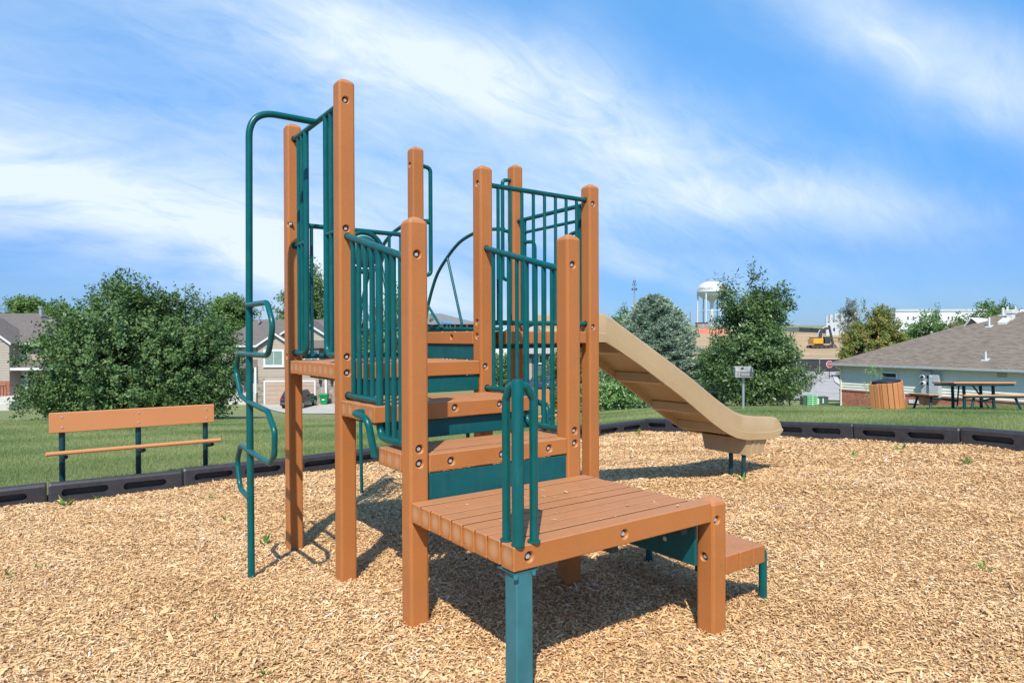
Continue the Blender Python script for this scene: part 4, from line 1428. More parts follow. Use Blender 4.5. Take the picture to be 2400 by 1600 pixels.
def mat_shingle(name, c0, c1, c2):
    m, t = new_mat(name)
    u = t.n('ShaderNodeTexCoord').outputs['UV']
    br = t.n('ShaderNodeTexBrick'); br.offset = .5; br.squash = 1.0
    br.inputs['Scale'].default_value = 1.0; br.inputs['Mortar Size'].default_value = .012; br.inputs['Mortar Smooth'].default_value = .3
    br.inputs['Brick Width'].default_value = .30; br.inputs['Row Height'].default_value = .125; br.inputs['Bias'].default_value = 0
    br.inputs['Color1'].default_value = (*c0, 1); br.inputs['Color2'].default_value = (*c1, 1); br.inputs['Mortar'].default_value = (*[x * .5 for x in c2], 1)
    t.l(u, br.inputs['Vector'])
    n = t.noise(t.mapping(u, (1.2, 4, 1)), 1.6, 4, .7)
    c = t.mix(t.ramp(n, [(.38, 0), (.66, .8)]), br.outputs['Color'], c2)
    c = t.mix(t.math('MULTIPLY', t.noise(u, .25, 3), .35), c, [x * .8 for x in c0])
    setc(t, 'Base Color', c); setc(t, 'Roughness', .95); t.b.inputs['Specular IOR Level'].default_value = .15
    sv = t.n('ShaderNodeSeparateXYZ'); t.l(u, sv.inputs[0])
    saw = t.math('FRACT', t.math('DIVIDE', sv.outputs[1], .125))
    bump(t, t.math('SUBTRACT', t.math('MULTIPLY', br.outputs['Fac'], -1.0), saw), .8, .012)
    return m


M['shingle'] = mat_shingle('roof_shingle', (0.128, 0.105, 0.082), (0.255, 0.212, 0.170), (0.262, 0.205, 0.160))
M['shingle_l'] = mat_shingle('townhouse_shingle', (0.150, 0.130, 0.118), (0.200, 0.176, 0.160), (0.175, 0.142, 0.125))
M['shingle_g'] = mat_shingle('grey_shingle', (0.20, 0.20, 0.205), (0.26, 0.26, 0.265), (0.23, 0.22, 0.22))


def slab(name, quads, mat, parent, th=.08, uvs=True):
    """roof planes: polygons given as (point list); thickened downwards; uv in metres up the slope"""
    me = bpy.data.meshes.new(name); vs = []; fs = []; uv = []
    for poly in quads:
        P = [Vector(p) for p in poly]
        n = (P[1] - P[0]).cross(P[2] - P[0]).normalized()
        if n.z < 0: P = P[::-1]; n = -n
        o = len(vs); k = len(P)
        vs += [p[:] for p in P] + [(p - Vector((0, 0, th)))[:] for p in P]
        fs.append([o + i for i in range(k)]); fs.append([o + k + i for i in range(k)][::-1])
        for i in range(k): fs.append([o + i, o + k + i, o + k + (i + 1) % k, o + (i + 1) % k])
        hz = Vector((0, 0, 1)).cross(n)
        hz = hz.normalized() if hz.length > 1e-4 else Vector((1, 0, 0)); upv = n.cross(hz)
        co = {o + i: (P[i].dot(hz), P[i].dot(upv)) for i in range(k)}
        co.update({o + k + i: (P[i].dot(hz), P[i].dot(upv)) for i in range(k)})
        for f in fs[-(k + 2):]: uv += [co[i] for i in f]
    me.from_pydata(vs, [], fs); l = me.uv_layers.new(name='UVMap')
    l.data.foreach_set('uv', np.array(uv, np.float32).ravel()); me.update()
    return link(name, me, mat, parent)


def siding(root, x0, x1, z0, z1, y, mat, pitch=.145, name='siding_board'):
    """lap boards on a wall facing local -y, each board a piece of its own"""
    n = max(1, round((z1 - z0) / pitch)); p = (z1 - z0) / n
    me = MB().prism([(y, 0), (y - .034, 0), (y - .034, .012), (y - .006, p), (y, p)], x0, x1, 'x').mesh(name)
    for i in range(n): link(name, me, mat, root, (0, 0, z0 + i * p))


def window(root, xa, xb, za, zb, y, glass=None, bars=1, fw=.10, sash=True):
    b = MB()
    d0, d1 = y - .07, y - .02
    b.prism([(xa, za), (xb, za), (xb, zb), (xa, zb)], 0, 0) if False else None
    b.box((xa, d0, za), (xa + fw, d1, zb)); b.box((xb - fw, d0, za), (xb, d1, zb))
    b.box((xa + fw, d0, zb - fw), (xb - fw, d1, zb)); b.box((xa + fw, d0, za), (xb - fw, d1, za + fw))
    w = b.build('window', M['trim'], root); w['kind'] = 'thing'
    n = bars + 1; st = (xb - xa - 2 * fw) / n
    for i in range(n):
        MB().box((xa + fw + i * st + (.02 if i else 0), y - .045, za + fw), (xa + fw + (i + 1) * st - (.02 if i < n - 1 else 0), y - .035, zb - fw)).build('pane', glass or M['glass'], w)
    for i in range(1, n): MB().box((xa + fw + i * st - .02, y - .06, za + fw), (xa + fw + i * st + .02, y - .03, zb - fw)).build('mullion', M['trim'], w)
    MB().box((xa - .04, d0 - .05, za - .06), (xb + .04, d1, za - .002)).build('sill', M['trim'], w)
    return w


def brick_mesh(x0, x1, z0, z1, y, seed=1, bw=.19, bh=.060, gap=.011):
    g = np.random.default_rng(seed); b = MB()
    rows = int((z1 - z0) / (bh + gap))
    for r in range(rows):
        za = z1 - (r + 1) * (bh + gap); x = x0 - (bw * .5 if r % 2 else 0)
        while x < x1:
            xa, xb = max(x, x0), min(x + bw, x1)
            if xb - xa > .03:
                d = g.uniform(0, .006)
                b.box((xa, y - .03 - d, za), (xb, y, za + bh))
            x += bw + gap
    return b


def stone_mesh(x0, x1, z0, z1, y, seed=1, sz=.24):
    g = np.random.default_rng(seed); b = MB()
    z = z0
    while z < z1 - .05:
        h = min(g.uniform(.5, 1.0) * sz, z1 - z); x = x0
        while x < x1 - .03:
            w = min(g.uniform(.6, 1.7) * sz, x1 - x)
            b.cbox((x + .01, y - g.uniform(.03, .07), z + .01), (x + w - .01, y, z + h - .01), .02)
            x += w
        z += h
    return b


def gable(root, xa, xb, zb, apex, y, depth, mat_wall, mat_roof, pitch=.145, over=.30, rakes=True):
    """gabled bay front facing -y: boards, white rakes, two roof planes; returns nothing"""
    xm = (xa + xb) / 2
    n = max(1, int((apex - zb) / pitch))
    for i in range(n):
        t0, t1 = i / n, (i + 1) / n
        z0 = zb + (apex - zb) * t0; z1 = zb + (apex - zb) * t1
        l0, l1 = xa + (xm - xa) * t0, xa + (xm - xa) * t1; r0, r1 = xb - (xb - xm) * t0, xb - (xb - xm) * t1
        MB().add([(l0, y - .024, z0), (r0, y - .024, z0), (r1, y - .006, z1), (l1, y - .006, z1), (l0, y, z0), (r0, y, z0), (r1, y, z1), (l1, y, z1)], [(0, 1, 2, 3), (4, 7, 6, 5), (0, 4, 5, 1), (3, 2, 6, 7), (0, 3, 7, 4), (1, 5, 6, 2)]).build('siding_board', mat_wall, root)
    sl = (apex - zb) / (xm - xa)
    ea, eb = xa - over, xb + over; ze = zb - over * sl + .10; za = apex + .12
    yf = y - .32
    slab('roof', [[(ea, yf, ze), (xm, yf, za), (xm, y + depth, za), (ea, y + depth, ze)], [(xm, yf, za), (eb, yf, ze), (eb, y + depth, ze), (xm, y + depth, za)]], mat_roof, root)
    for x0, x1 in ((ea, xm), (eb, xm)):
        MB().add([(x0, yf - .03, ze - .17), (x1, yf - .03, za - .17), (x1, yf - .03, za + .02), (x0, yf - .03, ze + .02), (x0, yf + .02, ze - .17), (x1, yf + .02, za - .17), (x1, yf + .02, za + .02), (x0, yf + .02, ze + .02)], [(0, 1, 2, 3), (4, 7, 6, 5), (0, 4, 5, 1), (3, 2, 6, 7), (0, 3, 7, 4), (1, 5, 6, 2)]).build('rake_board', M['trim'], root)


def railing(name, p0, p1, h, n, parent=None, mat=None):
    p0 = Vector(p0); p1 = Vector(p1)
    b = MB().tube([p0 + Vector((0, 0, h)), p1 + Vector((0, 0, h))], .03, 6)
    r = b.build(name, mat or M['dark_metal'], parent)
    for i in range(n + 1):
        q = p0.lerp(p1, i / n)
        MB().tube([q, q + Vector((0, 0, h))], .022 if i not in (0, n) else .035, 6).build('baluster', mat or M['dark_metal'], r)
    return r


# ------------------------------------------------------------------ townhouse on the left edge
HY = 60.0
h1 = empty('townhouse', (0, 0, 0))
tag(h1, 'tan townhouse with brick base and arched white door at the left edge', 'house', 'tan townhouses beyond the lawn')
X_ = lambda p: at(p, HY); Z_ = lambda p: hz_(p, HY)
zg = gz(X_(60), HY)
xe = X_(172)
MB().box((X_(22), HY, zg - .5), (xe - .5, HY + 9, Z_(800) - .1)).build('wall', M['siding_tan'], h1)
siding(h1, X_(22), X_(36), Z_(919), Z_(803), HY, M['siding_tan'])
siding(h1, X_(36), xe - .5, Z_(838), Z_(803), HY, M['siding_tan'])
siding(h1, X_(36), xe - .5, Z_(862), Z_(846), HY, M['siding_tan'])
window(h1, X_(35), X_(66), Z_(829), Z_(812), HY - .03, None, 1)
zr = hz_(730, 64.5); ze = Z_(800)
slab('roof', [[(-60, 59.4, ze), (xe, 59.4, ze), (at(92, 64.5), 64.5, zr), (-60, 64.5, zr)], [(xe, 59.4, ze), (xe, 69.6, ze), (at(92, 64.5), 64.5, zr)], [(-60, 64.5, zr), (at(92, 64.5), 64.5, zr), (xe, 69.6, ze), (-60, 69.6, ze)]], M['shingle_l'], h1)
MB().box((X_(20), 59.28, ze - .16), (xe, 59.39, ze + .0)).build('gutter', M['trim'], h1)
# projecting bay with its gable
by = HY - 1.4; XB = lambda p: at(p, by); ZB = lambda p: hz_(p, by)
MB().box((XB(-130), by, zg - .4), (XB(22), by + 1.39, ZB(797))).build('wall', M['siding_tan'], h1)
siding(h1, XB(-130), XB(22), ZB(888), ZB(800), by, M['siding_tan'])
o = brick_mesh(XB(-130), XB(22), zg - .2, ZB(889), by, 3).build('brickwork', M['brickm'], h1); o['kind'] = 'stuff'
MB().box((XB(-130), by - .018, zg - .2), (XB(22) - .002, by - .001, ZB(889))).build('mortar_bed', M['mortar'], h1)
gable(h1, XB(-130), XB(24), ZB(797), ZB(742), by - .02, 3, M['siding_tan'], M['shingle_l'])
# porch roof, door, stoop
slab('porch_roof', [[(X_(6), HY - 1.3, Z_(858)), (xe - .6, HY - 1.3, Z_(858)), (xe - .6, HY - .03, Z_(838)), (X_(6), HY - .03, Z_(838))]], M['shingle_l'], h1)
MB().box((X_(6), HY - 1.38, Z_(862)), (xe - .6, HY - 1.31, Z_(856))).build('fascia', M['trim'], h1)
d = MB().box((X_(38), HY - .07, Z_(919)), (X_(66), HY - .02, Z_(864))).build('door', M['door_white'], h1)
vs = [(X_(52) + .30 * math.cos(a), Z_(882) + .26 * math.sin(a)) for a in [math.pi * k / 10 for k in range(11)]]
MB().prism(vs, HY - .085, HY - .071).build('fan_window', M['glass'], d)
MB().box((X_(40), HY - .08, Z_(918)), (X_(63), HY - .071, Z_(885))).build('storm_panel', simple('storm_door', (.33, .33, .34), .4), d)
MB().box((X_(68), HY - .06, Z_(919)), (X_(78), HY - .02, Z_(866))).build('side_light', M['glass'], h1)
MB().box((X_(92), HY - .30, zg - .2), (X_(101), HY - .01, Z_(850))).build('brick_pier', M['brickm'], h1)
MB().box((X_(15), HY - 2.6, zg - .3), (X_(92), HY - .1, Z_(920))).build('stoop', M['concrete_pale'], h1)
for k in range(3): MB().box((X_(46), HY - 2.95 - .33 * k, zg - .4), (X_(91), HY - 2.62 - .33 * k, Z_(920) - .17 * (k + 1))).build('step', M['concrete_pale'], h1)
MB().box((X_(20), HY - 2.63, zg - .3), (X_(45), HY - 2.6, Z_(922))).build('brick_face', M['brickm'], h1)
railing('railing', (X_(18), HY - 2.4, Z_(920)), (X_(42), HY - 2.4, Z_(920)), .9, 6, h1)
railing('railing', (X_(42), HY - 2.5, Z_(920)), (X_(42), HY - .3, Z_(920)), .9, 6, h1)
hr_ = empty('garden_steps', (X_(2), HY - 6.0, 0)); tag(hr_, 'concrete steps with black handrail rising to the left house stoop', 'steps')
for k in range(7):
    MB().box((-1.5 + .30 * k, -.5, gz(X_(2), HY - 6) - .7), (-1.2 + .30 * k, 1.2, Z_(972) + .14 * k)).build('step', M['concrete_pale'], hr_)
railing('handrail', (-1.4, -.4, Z_(972)), (.75, -.4, Z_(972) + .98), .85, 7, hr_)
MB().cyl((X_(32), 63.5, hz_(736, 63.5)), (X_(32), 63.5, hz_(716, 63.5)), .16, 10).tube([(X_(32), 63.5, hz_(718, 63.5)), (X_(32), 63.5, hz_(714, 63.5))], .24, 10).build('vent_pipe', M['galv'], h1)

# ------------------------------------------------------------------ townhouse with the garage
HY = 62.0
h2 = empty('townhouse', (0, 0, 0))
tag(h2, 'tan townhouse with double garage, stone piers and white gable trim', 'house', 'tan townhouses beyond the lawn')
zg = gz(X_(690), HY)
xl, xr = X_(508), X_(812)
MB().box((xl, HY + 1.2, zg - .5), (xr, HY + 9, Z_(806))).build('wall', M['siding_tan'], h2)
siding(h2, xl, X_(604), Z_(845), Z_(808), HY + 1.2, M['siding_tan'])
zr = hz_(747, 67.5); ze = hz_(807, HY + .8)
slab('roof', [[(xl - .4, HY + .8, ze), (xr + .4, HY + .8, ze), (xr + .4, 67.5, zr), (xl + 1.5, 67.5, zr)], [(xl + 1.5, 67.5, zr), (xr + .4, 67.5, zr), (xr + .4, 73, ze), (xl - .4, 73, ze)], [(xl - .4, HY + .8, ze), (xl + 1.5, 67.5, zr), (xl - .4, 73, ze)]], M['shingle_l'], h2)
MB().box((xl - .4, HY + .68, ze - .15), (X_(604), HY + .79, ze)).build('gutter', M['trim'], h2)
# large rear gable, then the front bay with its own small gable
gable(h2, X_(624), X_(786), hz_(801, HY + .7), hz_(750, HY + .7), HY + .7, 5, M['siding_tan'], M['shingle_l'])
MB().box((X_(604), HY, zg - .3), (X_(742), HY + 1.19, Z_(806))).build('wall', M['siding_tan'], h2)
siding(h2, X_(604), X_(742), Z_(880), Z_(806), HY, M['siding_tan'])
gable(h2, X_(608), X_(684), Z_(806), Z_(781), HY - .01, 3, M['siding_tan'], M['shingle_l'])
siding(h2, X_(742) + .002, xr, Z_(880), Z_(812), HY + 1.17, M['siding_tan'])
slab('porch_roof', [[(X_(686), HY - .5, Z_(812)), (xr, HY - .5, Z_(812)), (xr, HY + 1.1, Z_(790)), (X_(686), HY + 1.1, Z_(790))]], M['shingle_l'], h2)
window(h2, X_(618), X_(666), Z_(857), Z_(817), HY - .03, M['shade'], 1, .17)
window(h2, X_(712), X_(748), Z_(855), Z_(819), HY - .03, M['shade'], 1, .15)
# garage door of wide panels
gx0, gx1, gz0, gz1 = X_(622), X_(736), zg - .02, Z_(893)
gd = MB().box((gx0, HY - .05, gz0), (gx1, HY - .02, gz1)).build('garage_door', M['garage'], h2)
for k in range(5):
    zz0 = gz0 + (gz1 - gz0) / 5 * k
    for j in range(4):
        xx0 = gx0 + (gx1 - gx0) / 4 * j
        MB().cbox((xx0 + .05, HY - .075, zz0 + .03), (xx0 + (gx1 - gx0) / 4 - .05, HY - .049, zz0 + (gz1 - gz0) / 5 - .02), .015).build('panel', M['garage'], gd)
fr = MB().box((gx0 - .16, HY - .10, gz0), (gx0 - .005, HY - .024, gz1 + .15)); fr.box((gx1 + .005, HY - .10, gz0), (gx1 + .16, HY - .024, gz1 + .15)); fr.box((gx0 - .004, HY - .10, gz1 + .005), (gx1 + .004, HY - .024, gz1 + .15))
fr.build('door_frame', M['trim'], gd)
M['stone'] = simple('field_stone', (0.30, 0.245, 0.20), 0.9, 0, 0.45, 2.5, 0.2, .4, 12)
for a_, b_, yy, sd in ((604, 619.6, HY, 4), (740, 830, HY - .1, 5)):
    if a_ > 700: MB().box((X_(a_), yy, zg - .3), (X_(b_), yy + 1.2, Z_(881))).build('wall', M['stone'], h2)
    o = stone_mesh(X_(a_), X_(b_), zg - .2, Z_(884), yy - .026, sd).build('stonework', M['stone'], h2); o['kind'] = 'stuff'
    MB().box((X_(a_), yy - .05, zg - .2), (X_(b_), yy - .027, Z_(884))).build('mortar_bed', M['mortar'], h2)
for p in (752, 779):
    lm = MB().box((X_(p) - .09, HY - .40, Z_(897)), (X_(p) + .09, HY - .22, Z_(889))); lm.box((X_(p) - .13, HY - .42, Z_(889)), (X_(p) + .13, HY - .19, Z_(887))); lm.build('wall_lamp', M['dark_metal'], h2)
MB().box((X_(763), HY - .34, zg), (X_(768), HY - .22, Z_(884))).build('downspout', M['trim'], h2)
# recessed entrance left of the garage
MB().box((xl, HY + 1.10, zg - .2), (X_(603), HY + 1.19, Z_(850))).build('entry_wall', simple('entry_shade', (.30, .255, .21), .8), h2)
slab('porch_roof', [[(xl, HY - .2, Z_(858)), (X_(603), HY - .2, Z_(858)), (X_(603), HY + 1.15, Z_(842)), (xl, HY + 1.15, Z_(842))]], M['shingle_l'], h2)
MB().box((X_(572), HY + 1.03, zg + .6), (X_(588), HY + 1.09, Z_(872))).build('door', M['door_white'], h2)
MB().box((X_(540), HY - .4, zg - .3), (X_(603), HY + 1.0, Z_(918))).build('stoop', M['concrete_pale'], h2)
railing('railing', (X_(563), HY - .3, Z_(918)), (X_(602), HY - .3, Z_(918)), .95, 9, h2)
for p in (560, 601): MB().box((X_(p) - .1, HY - .35, Z_(918)), (X_(p) + .1, HY - .18, Z_(858))).build('porch_post', M['trim'], h2)
MB().cyl((X_(564), 66.5, hz_(755, 66.5)), (X_(564), 66.5, hz_(738, 66.5)), .12, 8).build('vent_pipe', M['galv'], h2)

# ------------------------------------------------------------------ wheeled bin and car on the drive
t = empty('wheeled_bin', (at(759, 61.0), 61.0, gz(at(759, 61), 61) + .06))
tag(t, 'bright green wheeled rubbish bin standing by the stone pier', 'bin')
M['bin'] = simple('bin_plastic', (0.004, 0.24, 0.075), 0.45)
MB().hull([(sx_ * w, sy_ * d, z) for z, w, d in ((.02, .27, .26), (.86, .36, .34)) for sx_ in (-1, 1) for sy_ in (-1, 1)]).build('body', M['bin'], t)
MB().hull([(sx_ * .40, y, z) for sx_ in (-1, 1) for y, z in ((-.40, .865), (-.38, .95), (.40, .97), (.40, .865))]).build('lid', M['bin'], t)
MB().box((-.13, -.325, .40), (.13, -.30, .50)).build('label', M['white_paint'], t)
MB().box((-.2, -.345, .60), (.2, -.31, .67)).build('grip', simple('bin_dark', (.003, .10, .035), .5), t)
for x in (-.3, .3): MB().cyl((x - .04, .28, .10), (x + .04, .28, .10), .11, 12).build('wheel', M['black'], t)


def make_car(X, Y, rz, paint, label, h=1.55, L=4.3, W=1.75):
    """rear of the car towards local -y"""
    root = empty('parked_car', (X, Y, gz(X, Y) + .06), rz)
    tag(root, label, 'car')
    w = W / 2
    b = MB()
    secs = [(-L / 2, .35, .72, .86), (-L / 2 + .10, .28, .98, .94), (-L / 2 + .55, .25, 1.02, 1.0), (0, .24, 1.0, 1.0), (L / 2 - .9, .24, .96, .98), (L / 2 - .12, .28, .78, .9), (L / 2, .35, .66, .78)]
    sc = h / 1.55; vs = []; fs = []
    for y, zb, zt, ws in secs:
        zb *= sc; zt *= sc; q = w * ws
        vs += [(-q * .93, y, zb), (-q, y, zb + .16), (-q, y, zt - .16), (-q * .95, y, zt), (q * .95, y, zt), (q, y, zt - .16), (q, y, zb + .16), (q * .93, y, zb)]
    for i in range(len(secs) - 1):
        for k in range(8): fs.append((i * 8 + k, i * 8 + (k + 1) % 8, (i + 1) * 8 + (k + 1) % 8, (i + 1) * 8 + k))
    fs += [list(range(8))[::-1], [(len(secs) - 1) * 8 + k for k in range(8)]]
    b.add(vs, fs, 0, True)
    b.build('body', paint, root).data.set_sharp_from_angle(angle=R(35))
    cab = []
    for y, z, ws in ((-L / 2 + .12, .97, .90), (-L / 2 + .60, 1.52, .76), (.25, h / sc, .76), (L / 2 - 1.25, .95, .88)):
        cab += [(-w * ws, y, z * sc), (w * ws, y, z * sc)]
    MB().hull(cab).build('cabin', paint, root)
    # glass
    rw = MB().add([(-w * .78, -L / 2 + .135, 1.04 * sc), (w * .78, -L / 2 + .135, 1.04 * sc), (w * .68, -L / 2 + .53, 1.46 * sc), (-w * .68, -L / 2 + .53, 1.46 * sc)], [(0, 1, 2, 3)])
    rw.build('rear_window', M['glass'], root)
    for s in (-1, 1):
        MB().add([(s * w * .905, -L / 2 + .45, 1.02 * sc), (s * w * .905, L / 2 - 1.5, 1.02 * sc), (s * w * .785, .25, 1.45 * sc), (s * w * .785, -L / 2 + .75, 1.45 * sc)], [(0, 1, 2, 3)]).build('side_window', M['glass'], root)
        MB().cbox((s * w * .62, -L / 2 - .012, .80 * sc), (s * w * .93, -L / 2 + .10, .93 * sc), .02).build('tail_light', M['tail'], root)
        MB().hull([(s * (w + .02) + dx, L * .10 + dy, z) for dx in (0, s * .2) for dy in (0, .14) for z in (1.0 * sc, 1.14 * sc)]).build('wing_mirror', paint, root)
        for y in (-L / 2 + .85, L / 2 - .85):
            wh = MB().cyl((s * (w - .2), y, .33), (s * (w + .01), y, .33), .33, 18).build('wheel', M['black'], root)
            MB().cyl((s * (w - .1), y, .33), (s * (w + .02), y, .33), .20, 12).build('rim', M['galv'], wh)
    MB().cbox((-w * .88, -L / 2 - .06, .36 * sc), (w * .88, -L / 2 + .08, .58 * sc), .03).build('bumper', M['dark_metal'], root)
    MB().box((-w * .8, -L / 2 - .065, .50 * sc), (w * .8, -L / 2 - .055, .54 * sc)).build('chrome_strip', M['galv'], root)
    MB().box((-.22, -L / 2 - .03, .72 * sc), (.22, -L / 2 - .015, .84 * sc)).build('number_plate', M['white_paint'], root)
    return root


M['tail'] = simple('tail_light', (0.42, 0.02, 0.03), .2)


def mat_paint(name, col):
    m, t = new_mat(name); setc(t, 'Base Color', col); setc(t, 'Roughness', .25); t.b.inputs['Coat Weight'].default_value = .6; t.b.inputs['Coat Roughness'].default_value = .08
    return m


make_car(at(696, 58), 58.6, R(-6), mat_paint('navy_paint', (.016, .018, .030)), 'dark navy hatchback parked rear first in front of the garage')

# ------------------------------------------------------------------ small grey roofed houses in the middle distance
h3 = empty('grey_house', (0, 0, 0)); tag(h3, 'grey hip roofed house with white porch posts and blue awning, seen under the arch', 'house')
HY = 92.0
zr = hz_(733, 96); ze = Z_(758.5); z0 = gz(X_(1060), HY) - .3
slab('roof', [[(X_(960), 91, ze), (X_(1128), 91, ze), (at(1035, 98), 98, zr), (X_(985), 98, zr)], [(X_(1128), 91, ze), (X_(1128), 105, ze), (at(1035, 98), 98, zr)], [(X_(985), 98, zr), (at(1035, 98), 98, zr), (X_(1128), 105, ze), (X_(960), 105, ze)], [(X_(960), 91, ze), (X_(985), 98, zr), (X_(960), 105, ze)]], M['shingle_g'], h3)
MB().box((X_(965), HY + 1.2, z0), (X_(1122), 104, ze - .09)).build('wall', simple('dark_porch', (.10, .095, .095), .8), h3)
for p in (1038, 1048, 1056, 1067, 1095): MB().box((X_(p) - .09, HY - .3, z0), (X_(p) + .09, HY - .1, ze - .1)).build('porch_post', M['trim'], h3)
slab('awning', [[(X_(1037), HY - 1.6, Z_(757.5)), (X_(1063), HY - 1.6, Z_(757.5)), (X_(1060), HY - 1.02, Z_(753)), (X_(1039), HY - 1.02, Z_(753))]], simple('blue_canvas', (.05, .20, .45), .7), h3, .1)
h4 = empty('beige_house', (0, 0, 0)); tag(h4, 'low house with beige roof and slate blue wall behind the stair rail bars', 'house')
HY = 78.0
ze = Z_(827); zr = hz_(768, 83); z0 = gz(X_(1260), HY) - .3
M['shingle_b'] = mat_shingle('beige_shingle', (.36, .33, .30), (.42, .39, .36), (.40, .35, .31))
slab('roof', [[(X_(1205), 77, ze), (X_(1345), 77, ze), (at(1330, 83), 83, zr), (at(1215, 83), 83, zr)], [(at(1215, 83), 83, zr), (at(1330, 83), 83, zr), (X_(1345), 89, ze), (X_(1205), 89, ze)]], M['shingle_b'], h4)
MB().box((X_(1208), HY, z0), (X_(1342), 88, ze - .09)).build('wall', simple('slate_wall', (.085, .095, .115), .7), h4)
window(h4, X_(1262), X_(1274), Z_(852), Z_(831), HY - .02, None, 0, .12)
window(h4, X_(1300), X_(1318), Z_(852), Z_(834), HY - .02, None, 1, .12)
MB().box((X_(1226), HY - .06, z0), (X_(1246), HY - .01, Z_(840))).build('garage_door', M['garage'], h4)
make_car(at(1263, 74), 74, R(20), mat_paint('blue_paint', (.03, .06, .14)), 'dark blue car parked before the beige roofed house', 1.5)
h5 = empty('white_house', (0, 0, 0)); tag(h5, 'distant white house with small twin gables behind the upper deck rail', 'house')
HY = 120.0
z0 = gz(X_(1180), HY) - .3
MB().box((X_(1145), HY, z0), (X_(1262), HY + 9, Z_(776))).build('wall', M['trim'], h5)
for a_, b_ in ((1143, 1172), (1178, 1210), (1222, 1258)): gable(h5, X_(a_), X_(b_), Z_(776), Z_(766), HY - .1, 5, M['trim'], M['shingle_g'], .4)

# ================================================================== LONG LOW BUILDING ON THE RIGHT
WA = math.atan2(-.862, .506)                   # direction of its long wall
lb = empty('community_building', (19.06, 40.0, 0), WA)
tag(lb, 'long low building with grey lap siding, brick base and big brown shingle roof', 'building')
ZE = -.21; SLP = .45; OV = .43; LEN = 17.0; RID = 6.3
wx, wy = math.cos(WA), math.sin(WA)


def lb_hit(px, py, plane):
    """local point on the wall ('wall') or front roof slope ('roof') for a sight line"""
    a = (px - 1200) / 1561.2; c = (790 - py) / 1561.2
    # world = (aY, Y, EYE + cY); local y = n . (w - o)
    nX, nY = -wy, wx
    k = nX * a + nY; k0 = -(nX * 19.06 + nY * 40.0)
    if plane == 'wall': Y = (OV - k0) / k
    else: Y = (EYE - ZE - SLP * k0) / (SLP * k - c)
    dx, dy = a * Y - 19.06, Y - 40.0
    return Vector((dx * wx + dy * wy, dx * nX + dy * nY, EYE + c * Y))


slab('roof', [[(0, 0, ZE), (LEN, 0, ZE), (LEN, RID, ZE + SLP * RID), (RID, RID, ZE + SLP * RID)], [(0, 0, ZE), (RID, RID, ZE + SLP * RID), (0, 2 * RID, ZE)], [(RID, RID, ZE + SLP * RID), (LEN, RID, ZE + SLP * RID), (LEN, 2 * RID, ZE), (0, 2 * RID, ZE)]], M['shingle'], lb, .07)
rf = lb.children[-1]
# second, slightly higher ridge further in
slab('roof', [[(RID - .6, RID - .5, ZE + SLP * (RID - .6) + .02), (LEN, RID - .5, ZE + SLP * (RID - .6) + .02), (LEN, RID + 1.2, ZE + SLP * RID + .30), (RID + 1.6, RID + 1.2, ZE + SLP * RID + .30)]], M['shingle'], lb, .07)
gutter_m = simple('gutter_metal', (.52, .53, .53), .4)
gb = MB().prism([(-.10, ZE - .02), (-.08, ZE - .13), (.0, ZE - .14), (.0, ZE - .02)], -.05, LEN, 'x').build('gutter', gutter_m, lb)
MB().prism([(0.002, ZE - .16), (.025, ZE - .16), (.025, ZE - .075), (0.002, ZE - .075)], 0, LEN, 'x').build('fascia', M['trim'], lb)
MB().box((.03, .03, ZE - .17), (LEN, OV - .03, ZE - .15)).build('soffit', M['trim'], lb)
MB().tube(fillet([(.35, .02, ZE - .12), (.38, .10, ZE - .22), (.50, OV - .06, ZE - .40), (.50, OV - .06, -2.9)], .06, 4), .045, 8).build('downspout', M['siding_grey'], lb)
ZB0 = -1.79
MB().box((OV + .03, OV, -3.6), (LEN, OV + 10, ZE - .17)).build('wall', M['siding_grey'], lb)
siding(lb, OV, LEN, ZB0 + .02, ZE - .172, OV, M['siding_grey'], .158)
MB().box((OV - .02, OV - .03, -2.3), (OV + .06, OV - .025, ZE - .18)).build('corner_board', M['siding_grey'], lb)
MB().box((OV - .05, OV - .082, ZB0 - .055), (LEN, OV - .002, ZB0 + .015)).build('brick_ledge', simple('ledge', (.27, .12, .08), .8), lb)
o = brick_mesh(OV - .03, LEN - 4, -2.95, ZB0 - .058, OV - .012, 9).build('brickwork', M['brickm'], lb); o['kind'] = 'stuff'
MB().box((OV - .03, OV - .034, -3.0), (LEN - 4, OV - .002, ZB0 - .058)).build('mortar_bed', M['mortar'], lb)
p0 = lb_hit(2066, 900, 'wall'); p1 = lb_hit(2106, 900, 'wall')
w_ = window(lb, p0.x, p1.x, lb_hit(2086, 904, 'wall').z - .3, lb_hit(2086, 874, 'wall').z, OV - .03, None, 0, .09)
zc = lb_hit(2086, 888, 'wall').z
MB().box((p0.x + .09, OV - .085, zc - .02), (p1.x - .09, OV - .045, zc + .03)).build('sash', M['trim'], w_)
# meter stack and electrical cabinet
M['cab'] = simple('cabinet_paint', (.40, .42, .43), .45)
q0 = lb_hit(2165, 900, 'wall'); q1 = lb_hit(2186, 900, 'wall'); zt = lb_hit(2176, 873, 'wall').z; zb = lb_hit(2176, 932, 'wall').z
mp_ = MB().cbox((q0.x, OV - .26, zb), (q1.x, OV - .03, zt), .01).build('meter_stack', M['cab'], lb)
for py in (886, 901):
    c_ = lb_hit(2170.5, py, 'wall')
    MB().cyl((c_.x, OV - .26, c_.z), (c_.x, OV - .40, c_.z), .115, 16).build('meter', M['trim'], mp_)
    MB().cyl((c_.x, OV - .401, c_.z), (c_.x, OV - .415, c_.z), .085, 16).build('meter_glass', M['glass'], mp_)
    MB().box((c_.x + .17, OV - .275, c_.z - .08), (c_.x + .26, OV - .262, c_.z + .08)).build('meter_slot', M['dark_metal'], mp_)
